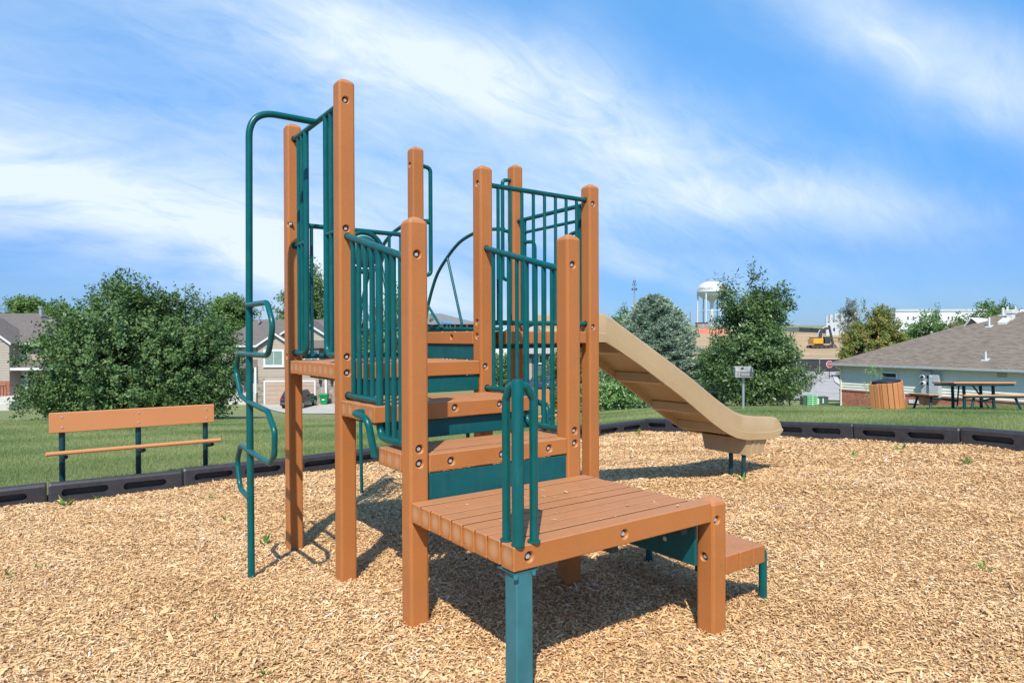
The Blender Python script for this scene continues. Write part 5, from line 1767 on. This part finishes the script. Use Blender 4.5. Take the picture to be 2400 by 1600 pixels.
q2 = lb_hit(2187.5, 900, 'wall'); q3 = lb_hit(2209, 900, 'wall'); zt2 = lb_hit(2196, 881, 'wall').z
cb_ = MB().hull([(x, y, z) for x in (q2.x, q3.x) for y, z in ((OV - .42, zb), (OV - .42, zt2), (OV - .03, zt2 + .02), (OV - .03, zb))]).build('electrical_cabinet', M['cab'], lb)
MB().box((q2.x + .05, OV - .432, zt2 - .14), (q2.x + .15, OV - .421, zt2 - .06)).build('sticker', M['trim'], cb_)
v0 = lb_hit(2338, 875, 'wall'); v1 = lb_hit(2361, 888, 'wall')
MB().box((v0.x, OV - .06, v1.z), (v1.x, OV - .03, v0.z)).build('wall_vent', simple('vent_grey', (.33, .33, .33), .7), lb)
v0 = lb_hit(2132, 939, 'wall'); v1 = lb_hit(2156, 949, 'wall')
fv = MB().box((v0.x, OV - .09, v1.z), (v1.x, OV - .05, v0.z)).build('foundation_vent', M['trim'], lb)
MB().box((v0.x + .25, OV - .096, v1.z + .08), (v1.x - .25, OV - .09, v0.z - .06)).build('vent_slot', M['dark_metal'], fv)
v0 = lb_hit(2121, 930, 'wall')
MB().box((v0.x - .035, OV - .12, -3.0), (v0.x + .035, OV - .05, v0.z + .1)).build('conduit', M['trim'], lb)
v0 = lb_hit(2211, 868, 'wall')
MB().hull([(v0.x + .14 * math.cos(a), OV - .06 - (.10 if k < 10 else .02), v0.z + .10 * math.sin(a)) for k in range(10, 20) for a in [2 * math.pi * k / 10]] + [(v0.x + .10 * math.cos(a), OV - .17, v0.z + .07 * math.sin(a)) for k in range(10) for a in [2 * math.pi * k / 10]]).build('wall_light', M['cab'], lb)
# roof furniture
M['pvc'] = simple('pale_pipe', (.62, .61, .57), .5)
for px, py, h, r in ((2318.5, 769, .52, .05), (2310, 847, .42, .05), (2351, 742, .40, .07), (2361, 738, .38, .06), (2380, 736, .35, .05)):
    c_ = lb_hit(px, py, 'roof')
    f_ = MB().cyl((c_.x, c_.y, c_.z - .1), (c_.x, c_.y, c_.z + h), r, 10).build('vent_pipe', M['pvc'], lb)
    MB().hull([(c_.x + sx_ * .17, c_.y + sy_ * .15, c_.z + SLP * sy_ * .15 + dz) for sx_ in (-1, 1) for sy_ in (-1, 1) for dz in (.005, .02)]).build('flashing', M['cab'], f_)
c_ = lb_hit(2368, 752, 'roof')
MB().cbox((c_.x - .16, c_.y - .12, c_.z - .2), (c_.x + .16, c_.y + .2, c_.z + .30), .02).build('chimney', M['pvc'], lb)
MB().cbox((c_.x - .20, c_.y - .16, c_.z + .301), (c_.x + .20, c_.y + .24, c_.z + .52), .02).build('chimney_cap', M['pvc'], lb)
a_ = lb_hit(2338, 764, 'roof'); b_ = lb_hit(2358, 764, 'roof')
sk = MB().hull([(x, a_.y + d, a_.z + SLP * d + hh) for x in (a_.x, b_.x) for d, hh in ((0, -.02), (0, .12), (.62, .12), (.62, -.02))]).build('skylight', M['pvc'], lb)
a_ = lb_hit(2264, 767, 'roof'); b_ = lb_hit(2289, 760, 'roof')
m_ = (a_ + b_) / 2 + Vector((0, 0, .34)); bk = m_ + Vector((.3, .9, .0))
slab('gablet_roof', [[tuple(a_ + Vector((-.08, -.05, .0))), tuple(m_ + Vector((0, -.05, .06))), tuple(bk), tuple(bk + Vector((-.9, 0, -.3)))], [tuple(m_ + Vector((0, -.05, .06))), tuple(b_ + Vector((.08, -.05, .0))), tuple(bk + Vector((.9, 0, -.2))), tuple(bk)]], M['trim'], lb, .05)
MB().add([tuple(a_), tuple(b_), tuple(m_), tuple(a_ + Vector((.1, .3, 0))), tuple(b_ + Vector((.1, .3, 0))), tuple(m_ + Vector((.1, .3, 0)))], [(0, 1, 2), (3, 5, 4), (0, 3, 4, 1), (1, 4, 5, 2), (2, 5, 3, 0)]).build('gablet_vent', M['dark_metal'], lb)

# ================================================================== PARK FURNITURE ON THE RIGHT LAWN
PX, PY = at(2281, 19.5), 19.5
pt = empty('picnic_table', (PX, PY, z_ground(PX, PY)), R(10))
tag(pt, 'square orange plank picnic table with two attached benches on teal tube legs', 'picnic table')
pt.rotation_euler = Matrix.Rotation(R(-3.6), 3, 'X').to_4x4().to_3x3().__matmul__(Matrix.Rotation(R(-12), 3, 'Z')).to_euler()
HW = .78
for i in range(10):
    ya = -HW + i * .156
    MB().cbox((-HW, ya, .74), (HW, ya + .149, .785), .006).build('plank', M['faded'], pt)
fb = MB().tube([(-HW + .06, -HW + .06, .70), (HW - .06, -HW + .06, .70), (HW - .06, HW - .06, .70), (-HW + .06, HW - .06, .70), (-HW + .06, -HW + .06, .70)], .035, 6, 0, False, False)
fb.build('frame', M['dark_teal'], pt)
for sx_ in (-1, 1):
    for sy_ in (-1, 1):
        MB().tube([(sx_ * .375, sy_ * .375, .71), (sx_ * .375, sy_ * .375, .15), (sx_ * .385, sy_ * .385, -.1)], .042, 10).build('leg', M['dark_teal'], pt)
for k in (0, 3):
    a = k * math.pi / 2; ca, sa = math.cos(a), math.sin(a)
    rot = lambda x, y, z: (x * ca - y * sa, x * sa + y * ca, z)
    MB().tube([rot(-.12, -.30, .70), rot(.24, -.52, -.02)], .022, 8).build('brace', M['dark_teal'], pt)
    st = empty('bench', (0, 0, 0), a, pt)
    for j in range(2):
        MB().cbox((-.80, -1.44 + j * .145, .40), (.80, -1.44 + j * .145 + .139, .44), .006).build('plank', M['faded'], st)
    MB().box((-.72, -1.41, .352), (.72, -1.17, .398)).build('bench_frame', M['dark_teal'], st)
    MB().tube([(0, -1.23, .34), (0, -.38, .22)], .03, 8).build('arm', M['dark_teal'], st)
    for x in (-.42, .42):
        MB().tube([(x * 1.2, -1.28, .35), (x * 1.2 + (.14 if x > 0 else -.14), -1.38, -.1)], .034, 8).build('leg', M['dark_teal'], st)

BX, BY = at(2084, 20.6), 20.6
tb = empty('litter_bin', (BX, BY, z_ground(BX, BY)), R(-8))
tag(tb, 'round litter bin of upright orange slats, leaning, with black lid and open door', 'litter bin')
tb.rotation_euler = (R(2), R(-6.5), R(-8))
NS = 18; Rb = .425
sl_me = MB().cbox((-.068, -.018, 0), (.068, .018, .85), .006).mesh('slat')
for k in range(NS):
    a = 2 * math.pi * k / NS
    if k in (9, 10): continue
    o = link('slat', sl_me, M['faded'], tb, (Rb * math.cos(a), Rb * math.sin(a), .0))
    o.rotation_euler = (0, 0, a + math.pi / 2)
dr_ = empty('door', (-Rb - .09, -.16, 0), R(38), tb)
for k in range(2):
    o = link('slat', sl_me, M['faded'], dr_, (-.02, -.02 - .15 * k, -.01)); o.rotation_euler = (0, 0, math.pi / 2)
MB().cyl((0, 0, .03), (0, 0, .84), Rb - .035, 20).build('liner', M['black'], tb)
lid = MB().tube([(0, 0, .85), (0, 0, .875), (0, 0, .90), (0, 0, .915)], [Rb - .05, Rb - .03, Rb - .12, .10], 20)
lid.build('lid', M['black'], tb)

GX, GY = at(1742, 20.2), 20.2
gr = empty('park_grill', (GX, GY, z_ground(GX, GY)), R(-12))
tag(gr, 'weathered metal park grill on a post, between slide and upright tree', 'grill')
M['grill'] = simple('heat_bleached_steel', (.37, .36, .35), .55, .2, .35, 9)
MB().tube([(0, 0, -.2), (0, 0, .98)], .038, 12).build('post', M['galv'], gr)
fb = MB()
fb.box((-.25, .17, 1.00), (.25, .19, 1.30)); 
fbx = fb.build('firebox', M['grill'], gr)
MB().box((-.25, -.20, .98), (.25, .169, 1.0)).build('bottom_plate', M['grill'], fbx)
for x in (-.25, .238): MB().box((x, -.20, 1.002), (x + .012, .168, 1.28)).build('side_plate', M['grill'], fbx)
grt = MB().tube([(-.10, -.22, 1.03), (.26, -.22, 1.03), (.26, -.22, 1.12), (-.10, -.22, 1.12), (-.10, -.22, 1.03)], .012, 6)
grt.build('grate_handle', M['dark_metal'], gr)
for k in range(9): MB().cyl((-.20 + k * .05, -.18, 1.14), (-.20 + k * .05, .16, 1.14), .006, 6).build('grate_bar', M['dark_metal'], gr)
MB().hull([(-.06 + dx, .16, 1.20 + dz) for dx, dz in ((0, 0), (.09, .02), (.1, .07), (.02, .06))] + [(-.05, .168, 1.2), (.03, .168, 1.26)]).build('soot_patch', M['dark_metal'], gr)

UX, UY = at(1912, 41), 41.0
ub = empty('utility_box', (UX, UY, z_ground(UX, UY)), R(-10)); tag(ub, 'low dark green utility box on the lawn beside the street', 'utility box')
M['ugreen'] = simple('utility_green', (.045, .085, .055), .55)
MB().cbox((-.75, .05, -.2), (.75, .75, .46), .04).build('cabinet', M['ugreen'], ub)
MB().cbox((-.78, .02, .462), (.78, .78, .50), .02).build('lid', M['ugreen'], ub)
MB().box((.05, .035, .05), (.20, .049, .40)).build('sign', M['trim'], ub); MB().box((.40, .035, .12), (.47, .049, .42)).build('sign', M['trim'], ub)
UX, UY = at(1902, 39.6), 39.6
lc = empty('vented_box', (UX, UY, z_ground(UX, UY)), R(-10)); tag(lc, 'light green louvred box in front of the dark green utility box', 'utility box')
M['lgreen'] = simple('light_green_plastic', (.22, .52, .26), .5)
MB().box((-.24, -.18, -.1), (.24, .20, .66)).build('core', M['ugreen'], lc)
for k in range(6): MB().cbox((-.30, -.24, .0 + k * .115), (.30, .24, .075 + k * .115), .01).build('louver', M['lgreen'], lc)
MB().cbox((-.05, -.26, .0), (.05, -.235, .70), .008).build('strap', M['lgreen'], lc)

sX, sY = at(1944, 72), 72.0
ss = empty('stop_sign', (sX, sY, gz(sX, sY)), R(6)); tag(ss, 'red octagonal stop sign on a thin post by the side street', 'road sign')
zc = hz_(856, 72) - gz(sX, sY)
MB().box((-.03, .0, -.3), (.03, .05, zc + .3)).build('post', M['dark_metal'], ss)
oct_ = lambda r: [(r * math.cos(R(22.5 + 45 * k)), zc + r * math.sin(R(22.5 + 45 * k))) for k in range(8)]
MB().prism(oct_(.40), -.025, -.005).build('sign_border', M['trim'], ss)
M['red'] = simple('sign_red', (.50, .025, .03), .4)
sr = MB().prism(oct_(.355), -.032, -.026).build('sign_face', M['red'], ss)


def text_mesh(s, size):
    cu = bpy.data.curves.new('lettering', 'FONT'); cu.body = s; cu.size = size; cu.space_character = 1.22; cu.align_x = 'CENTER'; cu.align_y = 'CENTER'; cu.extrude = 0.0; cu.resolution_u = 2
    o = bpy.data.objects.new('lettering', cu); COL.objects.link(o)
    bpy.context.view_layer.update()
    me = bpy.data.meshes.new_from_object(o.evaluated_get(bpy.context.evaluated_depsgraph_get()))
    bpy.data.objects.remove(o); me.name = 'lettering'
    return me


tm = text_mesh('STOP', .30)
for v in tm.vertices: v.co = Vector((v.co.x, -.036, v.co.y + zc))
link('lettering', tm, M['trim'], ss)

# ================================================================== HILL, SITE AND SKYLINE
M['screen'] = simple('black_screen_cloth', (.030, .030, .034), .8, 0, .2, 3)
fn = empty('screened_fence', (0, 0, 0)); tag(fn, 'black screened fence with pale top rail below the bare soil', 'fence')
ft = [(33.9, 85.5), (36.8, 86.2), (39.7, 86.0), (42.6, 85.4), (45.5, 84.6)]
for (a, b_) in zip(ft, ft[1:]):
    za, zb = gz(*a), gz(*b_)
    MB().prism([(0, 0)] * 0 or [(a[0], a[1]), (b_[0] - .06, b_[1]), (b_[0] - .06, b_[1] + .03), (a[0], a[1] + .03)], min(za, zb) + .02, max(za, zb) + 1.62, 'z').build('fence_panel', M['screen'], fn)
    MB().cyl((a[0], a[1] - .05, za + 1.68), (b_[0], b_[1] - .05, zb + 1.68), .045, 6).build('rail', M['galv'], fn)
for p in ft: MB().cyl((p[0] - .03, p[1] - .06, gz(*p) - .2), (p[0] - .03, p[1] - .06, gz(*p) + 1.75), .06, 8).build('post', M['galv'], fn)
M['silt'] = simple('grey_silt_fence', (.10, .105, .115), .8, 0, .15, .5)
fn2 = empty('silt_fence', (0, 0, 0)); tag(fn2, 'long dark silt fence along the crest of the bare soil hill', 'fence')
ft = [(at(p, d), d) for p, d in ((1800, 252), (1840, 252), (1874, 250), (1900, 242), (1925, 232), (1950, 222), (1972, 212), (1995, 205), (2040, 200))]
for k, (a, b_) in enumerate(zip(ft, ft[1:])):
    za, zb = gz(*a) - .2, gz(*b_) - .2
    MB().add([(a[0], a[1], za), (b_[0], b_[1], zb), (b_[0], b_[1], zb + 1.9), (a[0], a[1], za + 1.9), (a[0], a[1] + .1, za), (b_[0], b_[1] + .1, zb), (b_[0], b_[1] + .1, zb + 1.9), (a[0], a[1] + .1, za + 1.9)], [(0, 1, 2, 3), (4, 7, 6, 5), (0, 4, 5, 1), (3, 2, 6, 7), (0, 3, 7, 4), (1, 5, 6, 2)]).build('fence_panel', M['silt'], fn2)
    MB().cyl((a[0], a[1] - .15, za), (a[0], a[1] - .15, za + 2.1), .08, 6).build('post', M['dark_metal'], fn2)
M['orange'] = simple('safety_mesh_red', (.62, .20, .15), .7, 0, .25, .6)
fn3 = empty('safety_fence', (0, 0, 0)); tag(fn3, 'orange red safety fence on the soil below the water tower', 'fence')
for k, (p, q) in enumerate(((1637, 1663), (1663, 1690), (1690, 1722))):
    Y = 226 - k * 3; z = hz_(787 - k * .5, Y)
    MB().box((at(p, Y) + .05, Y, z), (at(q, Y) - .05, Y + .08, z + 2.2 - .1 * k)).build('fence_panel', M['orange'], fn3)
    MB().cyl((at(p, Y), Y - .1, z - .6), (at(p, Y), Y - .1, z + 2.4), .07, 6).build('post', M['dark_metal'], fn3)
ex = empty('excavator', (at(1919, 138), 138, gz(at(1919, 138), 138) + .10), R(4)); tag(ex, 'yellow excavator with dark raised boom digging on the bare soil', 'excavator')
M['yellow'] = simple('machine_yellow', (.62, .30, .02), .45, 0, .08, 2); M['boom'] = simple('boom_grey', (.06, .052, .045), .5)
for y in (-.95, .95):
    b = MB().hull([(sx_ * (2.0 if z > .1 and z < .7 else 1.7), y + d, z) for sx_ in (-1, 1) for z in (.02, .2, .55, .72) for d in (-.28, .28)]).build('track', M['boom'], ex)
    for x in (-1.4, -.5, .5, 1.4): MB().cyl((x, y - .33, .3), (x, y + .33, .3), .20, 12).build('track_wheel', M['dark_metal'], b)
MB().cbox((-1.75, -1.2, .92), (.40, 1.2, 2.10), .12).build('body', M['yellow'], ex)
MB().cbox((-1.6, -1.0, 2.102), (-.1, 1.0, 2.32), .06).build('engine_hood', M['boom'], ex)
MB().cbox((-.6, -.9, .74), (.6, .9, .918), .03).build('turntable', M['boom'], ex)
c_ = MB().hull([(x, y, z) for y in (-1.15, -.25) for x, z in ((.75, 1.0), (1.85, 1.0), (1.95, 1.7), (1.65, 2.45), (.75, 2.45))]).build('cab', M['glass'], ex)
for x in (.75, 1.72): MB().box((x - .05, -1.2, 1.0), (x + .05, -1.12, 2.45)).build('cab_pillar', M['boom'], c_)
MB().hull([(x, y, z) for y in (-.02, .42) for x, z in ((.0, 1.5), (.55, 1.5), (.85, 3.9), (.45, 4.0))]).build('boom', M['boom'], ex)
MB().hull([(x, y, z) for y in (.0, .40) for x, z in ((.45, 3.6), (.45, 4.05), (2.35, 4.45), (2.4, 4.05))]).build('boom', M['boom'], ex)
MB().cyl((-.5, .2, 2.3), (.4, .2, 3.9), .12, 8).build('hydraulic_ram', M['galv'], ex)
MB().cyl((.9, .2, 4.15), (2.1, .2, 4.75), .10, 8).build('hydraulic_ram', M['galv'], ex)
MB().hull([(x, y, z) for y in (.0, .40) for x, z in ((2.15, 4.8), (2.45, 4.8), (3.35, .9), (3.0, .8))]).build('stick', M['boom'], ex)
MB().hull([(x, y, z) for y in (-.45, .85) for x, z in ((2.8, .85), (3.35, .9), (3.9, .05), (3.3, -.15), (2.75, .1))]).build('bucket', simple('worn_steel', (.17, .135, .11), .5, .4), ex)

# water tower
TX, TY = at(1668.5, 355), 355.0
zb = gz(TX, TY)
M['tower'] = simple('tower_paint', (.56, .56, .55), .5, 0, .05, .4)
wt_ = empty('water_tower', (TX, TY, 0)); tag(wt_, 'white water tower with lettered domed tank on six legs', 'water tower')
k_ = 355 / 1561.2; zz = lambda py: EYE + (790 - py) * k_
prof = [(0.02, zz(661)), (2.2, zz(661.3)), (4.2, zz(663.5)), (5.9, zz(667.5)), (7.0, zz(673)), (7.5, zz(679)), (7.5, zz(687)), (7.35, zz(690)), (6.6, zz(695.5)), (5.0, zz(700.5)), (3.0, zz(703.6)), (1.5, zz(704.5))]
MB().tube([(0, 0, z) for r, z in prof], [r for r, z in prof], 40).build('tank', M['tower'], wt_)
MB().tube([(0, 0, zz(687.6)), (0, 0, zz(687.2)), (0, 0, zz(686.8))], [7.7, 8.0, 8.0], 40).build('balcony', M['galv'], wt_)
pf = [(2.6, zz(703)), (1.7, zz(706.5)), (1.15, zz(710)), (.95, zz(716)), (.95, zb - .5)]
MB().tube([(0, 0, z) for r, z in pf], [r for r, z in pf], 20).build('riser_pipe', M['tower'], wt_)
for k in range(6):
    a = R(50 + 60 * k)
    MB().tube([(7.25 * math.cos(a), 7.25 * math.sin(a), zz(689)), (7.4 * math.cos(a), 7.4 * math.sin(a), zb - .5)], .42, 10).build('leg', M['tower'], wt_)
    a2 = R(110 + 60 * k)
    MB().cyl((7.3 * math.cos(a), 7.3 * math.sin(a), zz(730)), (7.3 * math.cos(a2), 7.3 * math.sin(a2), zz(730)), .14, 6).build('strut', M['white_paint'], wt_)
rl = MB().tube([(2.6 * math.cos(R(20 * k)), 2.6 * math.sin(R(20 * k)), zz(656.5)) for k in range(19)], .10, 6, 0, False)
rl = rl.build('roof_railing', M['galv'], wt_)
for k in range(9):
    a = R(40 * k); MB().cyl((2.6 * math.cos(a), 2.6 * math.sin(a), zz(661.5)), (2.6 * math.cos(a), 2.6 * math.sin(a), zz(656.5)), .08, 5).build('baluster', M['galv'], rl)
tm = text_mesh('PAPILLION', 1.40)
xs_t = [v.co.x for v in tm.vertices]; x1t = max(xs_t)
for v in tm.vertices:
    a = R(-14) + (v.co.x - x1t) / 7.56
    v.co = Vector((7.56 * math.sin(a), -7.56 * math.cos(a), v.co.y + zz(679.3)))
link('lettering', tm, simple('letter_black', (.04, .04, .045), .6), wt_)
em = MB(); pts = [(.0, 1.5), (.9, .6), (1.5, .9), (1.2, -.3), (1.9, -1.2), (.7, -1.0), (.3, -.2), (-.4, .4)]
def wrapp(u, w): a = R(33) + u / 7.58; return (7.58 * math.sin(a), -7.58 * math.cos(a), zz(678.3) + w)
em.add([wrapp(u, w) for u, w in pts] + [tuple(x * (1 if i == 2 else .99) for i, x in enumerate(wrapp(u, w))) for u, w in pts], [list(range(8)), list(range(8, 16))[::-1]] + [(i, (i + 1) % 8, 8 + (i + 1) % 8, 8 + i) for i in range(8)])
em.build('emblem', M['red'], wt_)
ph = empty('pump_house', (at(1645.5, 330), 330, gz(at(1645, 330), 330))); tag(ph, 'small brown brick pump house at the foot of the water tower', 'building')
MB().box((-2.7, -2, -.6), (2.3, 2, hz_(759, 330) - gz(at(1645, 330), 330))).build('wall', simple('pump_brick', (.34, .21, .15), .8, 0, .1, 2), ph)
zt_ = hz_(759, 330) - gz(at(1645, 330), 330)
MB().cbox((-3.0, -2.3, zt_ + .002), (2.6, 2.3, zt_ + .35), .05).build('roof', M['dark_metal'], ph)
MB().box((-.6, -2.03, -.2), (.5, -2.001, 1.9)).build('door', M['galv'], ph)
cf = empty('chain_fence', (0, 0, 0)); tag(cf, 'thin wire fence on the skyline beside the pump house', 'fence')
for k in range(7):
    X = at(1616 + k * 4.5, 320); MB().cyl((X, 320, gz(X, 320) - .2), (X, 320, hz_(761.5, 320)), .06, 5).build('post', M['galv'], cf)
MB().cyl((at(1616, 320), 320, hz_(761.5, 320)), (at(1643, 320), 320, hz_(761.5, 320)), .06, 5).build('rail', M['galv'], cf)
MB().cyl((at(1618, 320), 320, gz(at(1618, 320), 320)), (at(1617.5, 320), 320, hz_(731, 320)), .10, 5).build('light_pole', M['dark_metal'], cf)
# lattice mast
mX, mY = at(1487, 520), 520.0
ms = empty('radio_mast', (mX, mY, gz(mX, mY))); tag(ms, 'thin lattice radio mast with antenna cluster left of the spruce tip', 'mast')
zt_ = hz_(657, 520) - gz(mX, mY)
for k in range(3):
    a = R(90 + 120 * k); MB().cyl((.9 * math.cos(a), .9 * math.sin(a), -1), (.45 * math.cos(a), .45 * math.sin(a), zt_), .16, 5).build('leg', M['galv'], ms)
for k in range(22):
    z = zt_ * k / 22; r = .9 - .45 * k / 22
    for j in range(3):
        a, c2 = R(90 + 120 * j), R(210 + 120 * j)
        MB().cyl((r * math.cos(a), r * math.sin(a), z), (r * math.cos(c2), r * math.sin(c2), z + zt_ / 22), .09, 4).build('lattice_bar', M['galv'], ms)
for py, n_, rr2 in ((679, 8, 1.9), (668, 4, 1.3), (661, 3, .9)):
    z = hz_(py, 520) - gz(mX, mY)
    for j in range(n_):
        a = 2 * math.pi * j / n_; MB().box((rr2 * math.cos(a) - .18, rr2 * math.sin(a) - .12, z - .9), (rr2 * math.cos(a) + .18, rr2 * math.sin(a) + .12, z + .9)).build('antenna', M['dark_metal'], ms)
        MB().cyl((0, 0, z), (rr2 * math.cos(a), rr2 * math.sin(a), z), .08, 4).build('antenna_arm', M['galv'], ms)
MB().cyl((0, 0, zt_), (0, 0, zt_ + 3.5), .10, 5).build('whip', M['galv'], ms)
# unfinished concrete building and white commercial block
M['tilt'] = simple('tilt_up_concrete', (.46, .48, .49), .8, 0, .06, .3)
cp = empty('concrete_shell', (0, 0, 0)); tag(cp, 'unfinished building of tall grey concrete wall panels with open notches', 'building')
Yc = 210.0
for k, (xa, xb, yt) in enumerate(((1936.5, 1939.6, 741), (1945, 1951.5, 739.5), (1956, 1967, 737.5), (1971.5, 1980.5, 736.5), (1983, 2012, 734.5))):
    Y = Yc + (1936 - xa) * .0
    z0 = gz(at(xa, Y), Y) - .5
    MB().box((at(xa, Y), Y, z0), (at(xb, Y), Y + .4, hz_(yt, Y))).build('wall_panel', M['tilt'], cp)
for xa, xb, yt in ((1939.6, 1945, 755), (1951.5, 1956, 754), (1967, 1971.5, 752), (1980.5, 1983, 751)):
    MB().box((at(xa, Yc) + .02, Yc + .05, gz(at(xa, Yc), Yc) - .5), (at(xb, Yc) - .02, Yc + .35, hz_(yt, Yc))).build('wall_panel', M['tilt'], cp)
    MB().box((at(xa, Yc) + .1, Yc - .02, hz_(yt + 3, Yc)), (at(xb, Yc) - .1, Yc + .04, hz_(yt + 1, Yc))).build('steel_bracket', M['dark_metal'], cp)
for xa, yb in ((1953, 778), (1985, 776)):
    MB().box((at(xa, Yc), Yc - .03, hz_(yb, Yc)), (at(xa + 4, Yc), Yc - .002, hz_(yb - 7, Yc))).build('doorway', M['dark_metal'], cp)
wb_ = empty('white_block', (0, 0, 0)); tag(wb_, 'long white commercial block with grey parapet on the right skyline', 'building')
Yw = 236.0
M['white_wall'] = simple('white_render', (.74, .74, .74), .6, 0, .03)
for xa, xb, yt, dy in ((2098, 2152, 733, 0), (2152, 2201, 732, 3), (2201, 2330, 733, 0)):
    z0 = gz(at(xa, Yw), Yw) - 1
    MB().box((at(xa, Yw) + .05, Yw + dy, z0), (at(xb, Yw) - .05, Yw + 14, hz_(yt, Yw))).build('wall', M['white_wall'], wb_)
    MB().box((at(xa, Yw), Yw + dy - .3, hz_(yt, Yw) + .01), (at(xb, Yw), Yw + 14.2, hz_(yt - 5, Yw))).build('parapet', M['tilt'], wb_)
for p in (2125, 2138, 2220, 2229, 2246):
    window(wb_, at(p, Yw), at(p + 5.5, Yw), hz_(753, Yw), hz_(744, Yw), Yw - .02, M['glass'], 1, .12)
MB().box((at(2330, Yw) + .1, Yw, gz(at(2350, Yw), Yw) - 1), (at(2440, Yw), Yw + 14, hz_(730, Yw))).build('wall', M['white_wall'], wb_)

# ================================================================== WEEDS IN THE CHIPS
M['weed'] = mat_attr('weed_leaf', [(0, (.05, .13, .02)), (.6, (.10, .24, .04)), (1, (.30, .36, .06))], .5, .25)


def weed(px, py, size, n, label, seed):
    # stand it where the sight line meets the chips
    Y = EYE * 1561.2 / (py - 790)
    for _ in range(6):
        x, y = to_struct(at(px, Y), Y); Y = (EYE - float(z_chips(x, y))) * 1561.2 / (py - 790)
    X = at(px, Y); x, y = to_struct(X, Y)
    g = np.random.default_rng(seed)
    root = empty('weed', (X, Y, float(z_chips(x, y))))
    tag(root, label, 'weed', 'weeds growing through the wood chips')
    az = g.uniform(0, 2 * np.pi, n); el = g.uniform(.15, 1.2, n)
    A = np.stack([np.cos(az) * np.cos(el), np.sin(az) * np.cos(el), np.sin(el)], -1)
    P = A * (g.uniform(0, .25, n) * size)[:, None] + np.array([0, 0, .008])
    N = unit(np.cross(A, np.tile([0, 0, 1.0], (n, 1)) + g.normal(0, .3, (n, 3))))
    for i in range(n):
        me = leaf_mesh('leaf', P[i:i + 1], A[i:i + 1], N[i:i + 1], np.array([size * g.uniform(.5, 1.0)]), np.array([size * g.uniform(.16, .34)]), [g.uniform()])
        link('leaf', me, M['weed'], root)


for args in ((1740, 1131, .085, 11, 'bright green weed just below the slide legs', 1), (617, 1276, .09, 9, 'dark green weed at the foot of the wavy pole', 2), (150, 1184, .12, 8, 'wispy weed by the leftmost bench leg', 3),
             (224, 1170, .07, 6, 'tiny weed under the middle of the bench', 4), (488, 1168, .09, 5, 'upright weed near the right end of the bench', 5), (528, 1220, .07, 6, 'small weed left of the wavy pole', 6),
             (18, 1350, .06, 5, 'low weed at the left edge of the wood chips', 7), (78, 1331, .06, 5, 'flat weed a step right of the left edge', 8), (2110, 1062, .13, 8, 'tall thin weed before the border timbers under the picnic table', 9),
             (2000, 1076, .08, 6, 'small weed before the border timbers under the litter bin', 10), (2265, 1092, .11, 8, 'spreading weed near the right border timbers', 11), (2306, 1343, .07, 6, 'lone weed far right in the open chips', 12),
             (1495, 1020, .11, 7, 'weed by the far corner of the border', 13), (500, 1460, .05, 3, 'yellow green leaf sprig on the left chips', 14), (615, 1588, .05, 5, 'green sprig at the bottom edge of the chips', 15)):
    weed(*args)
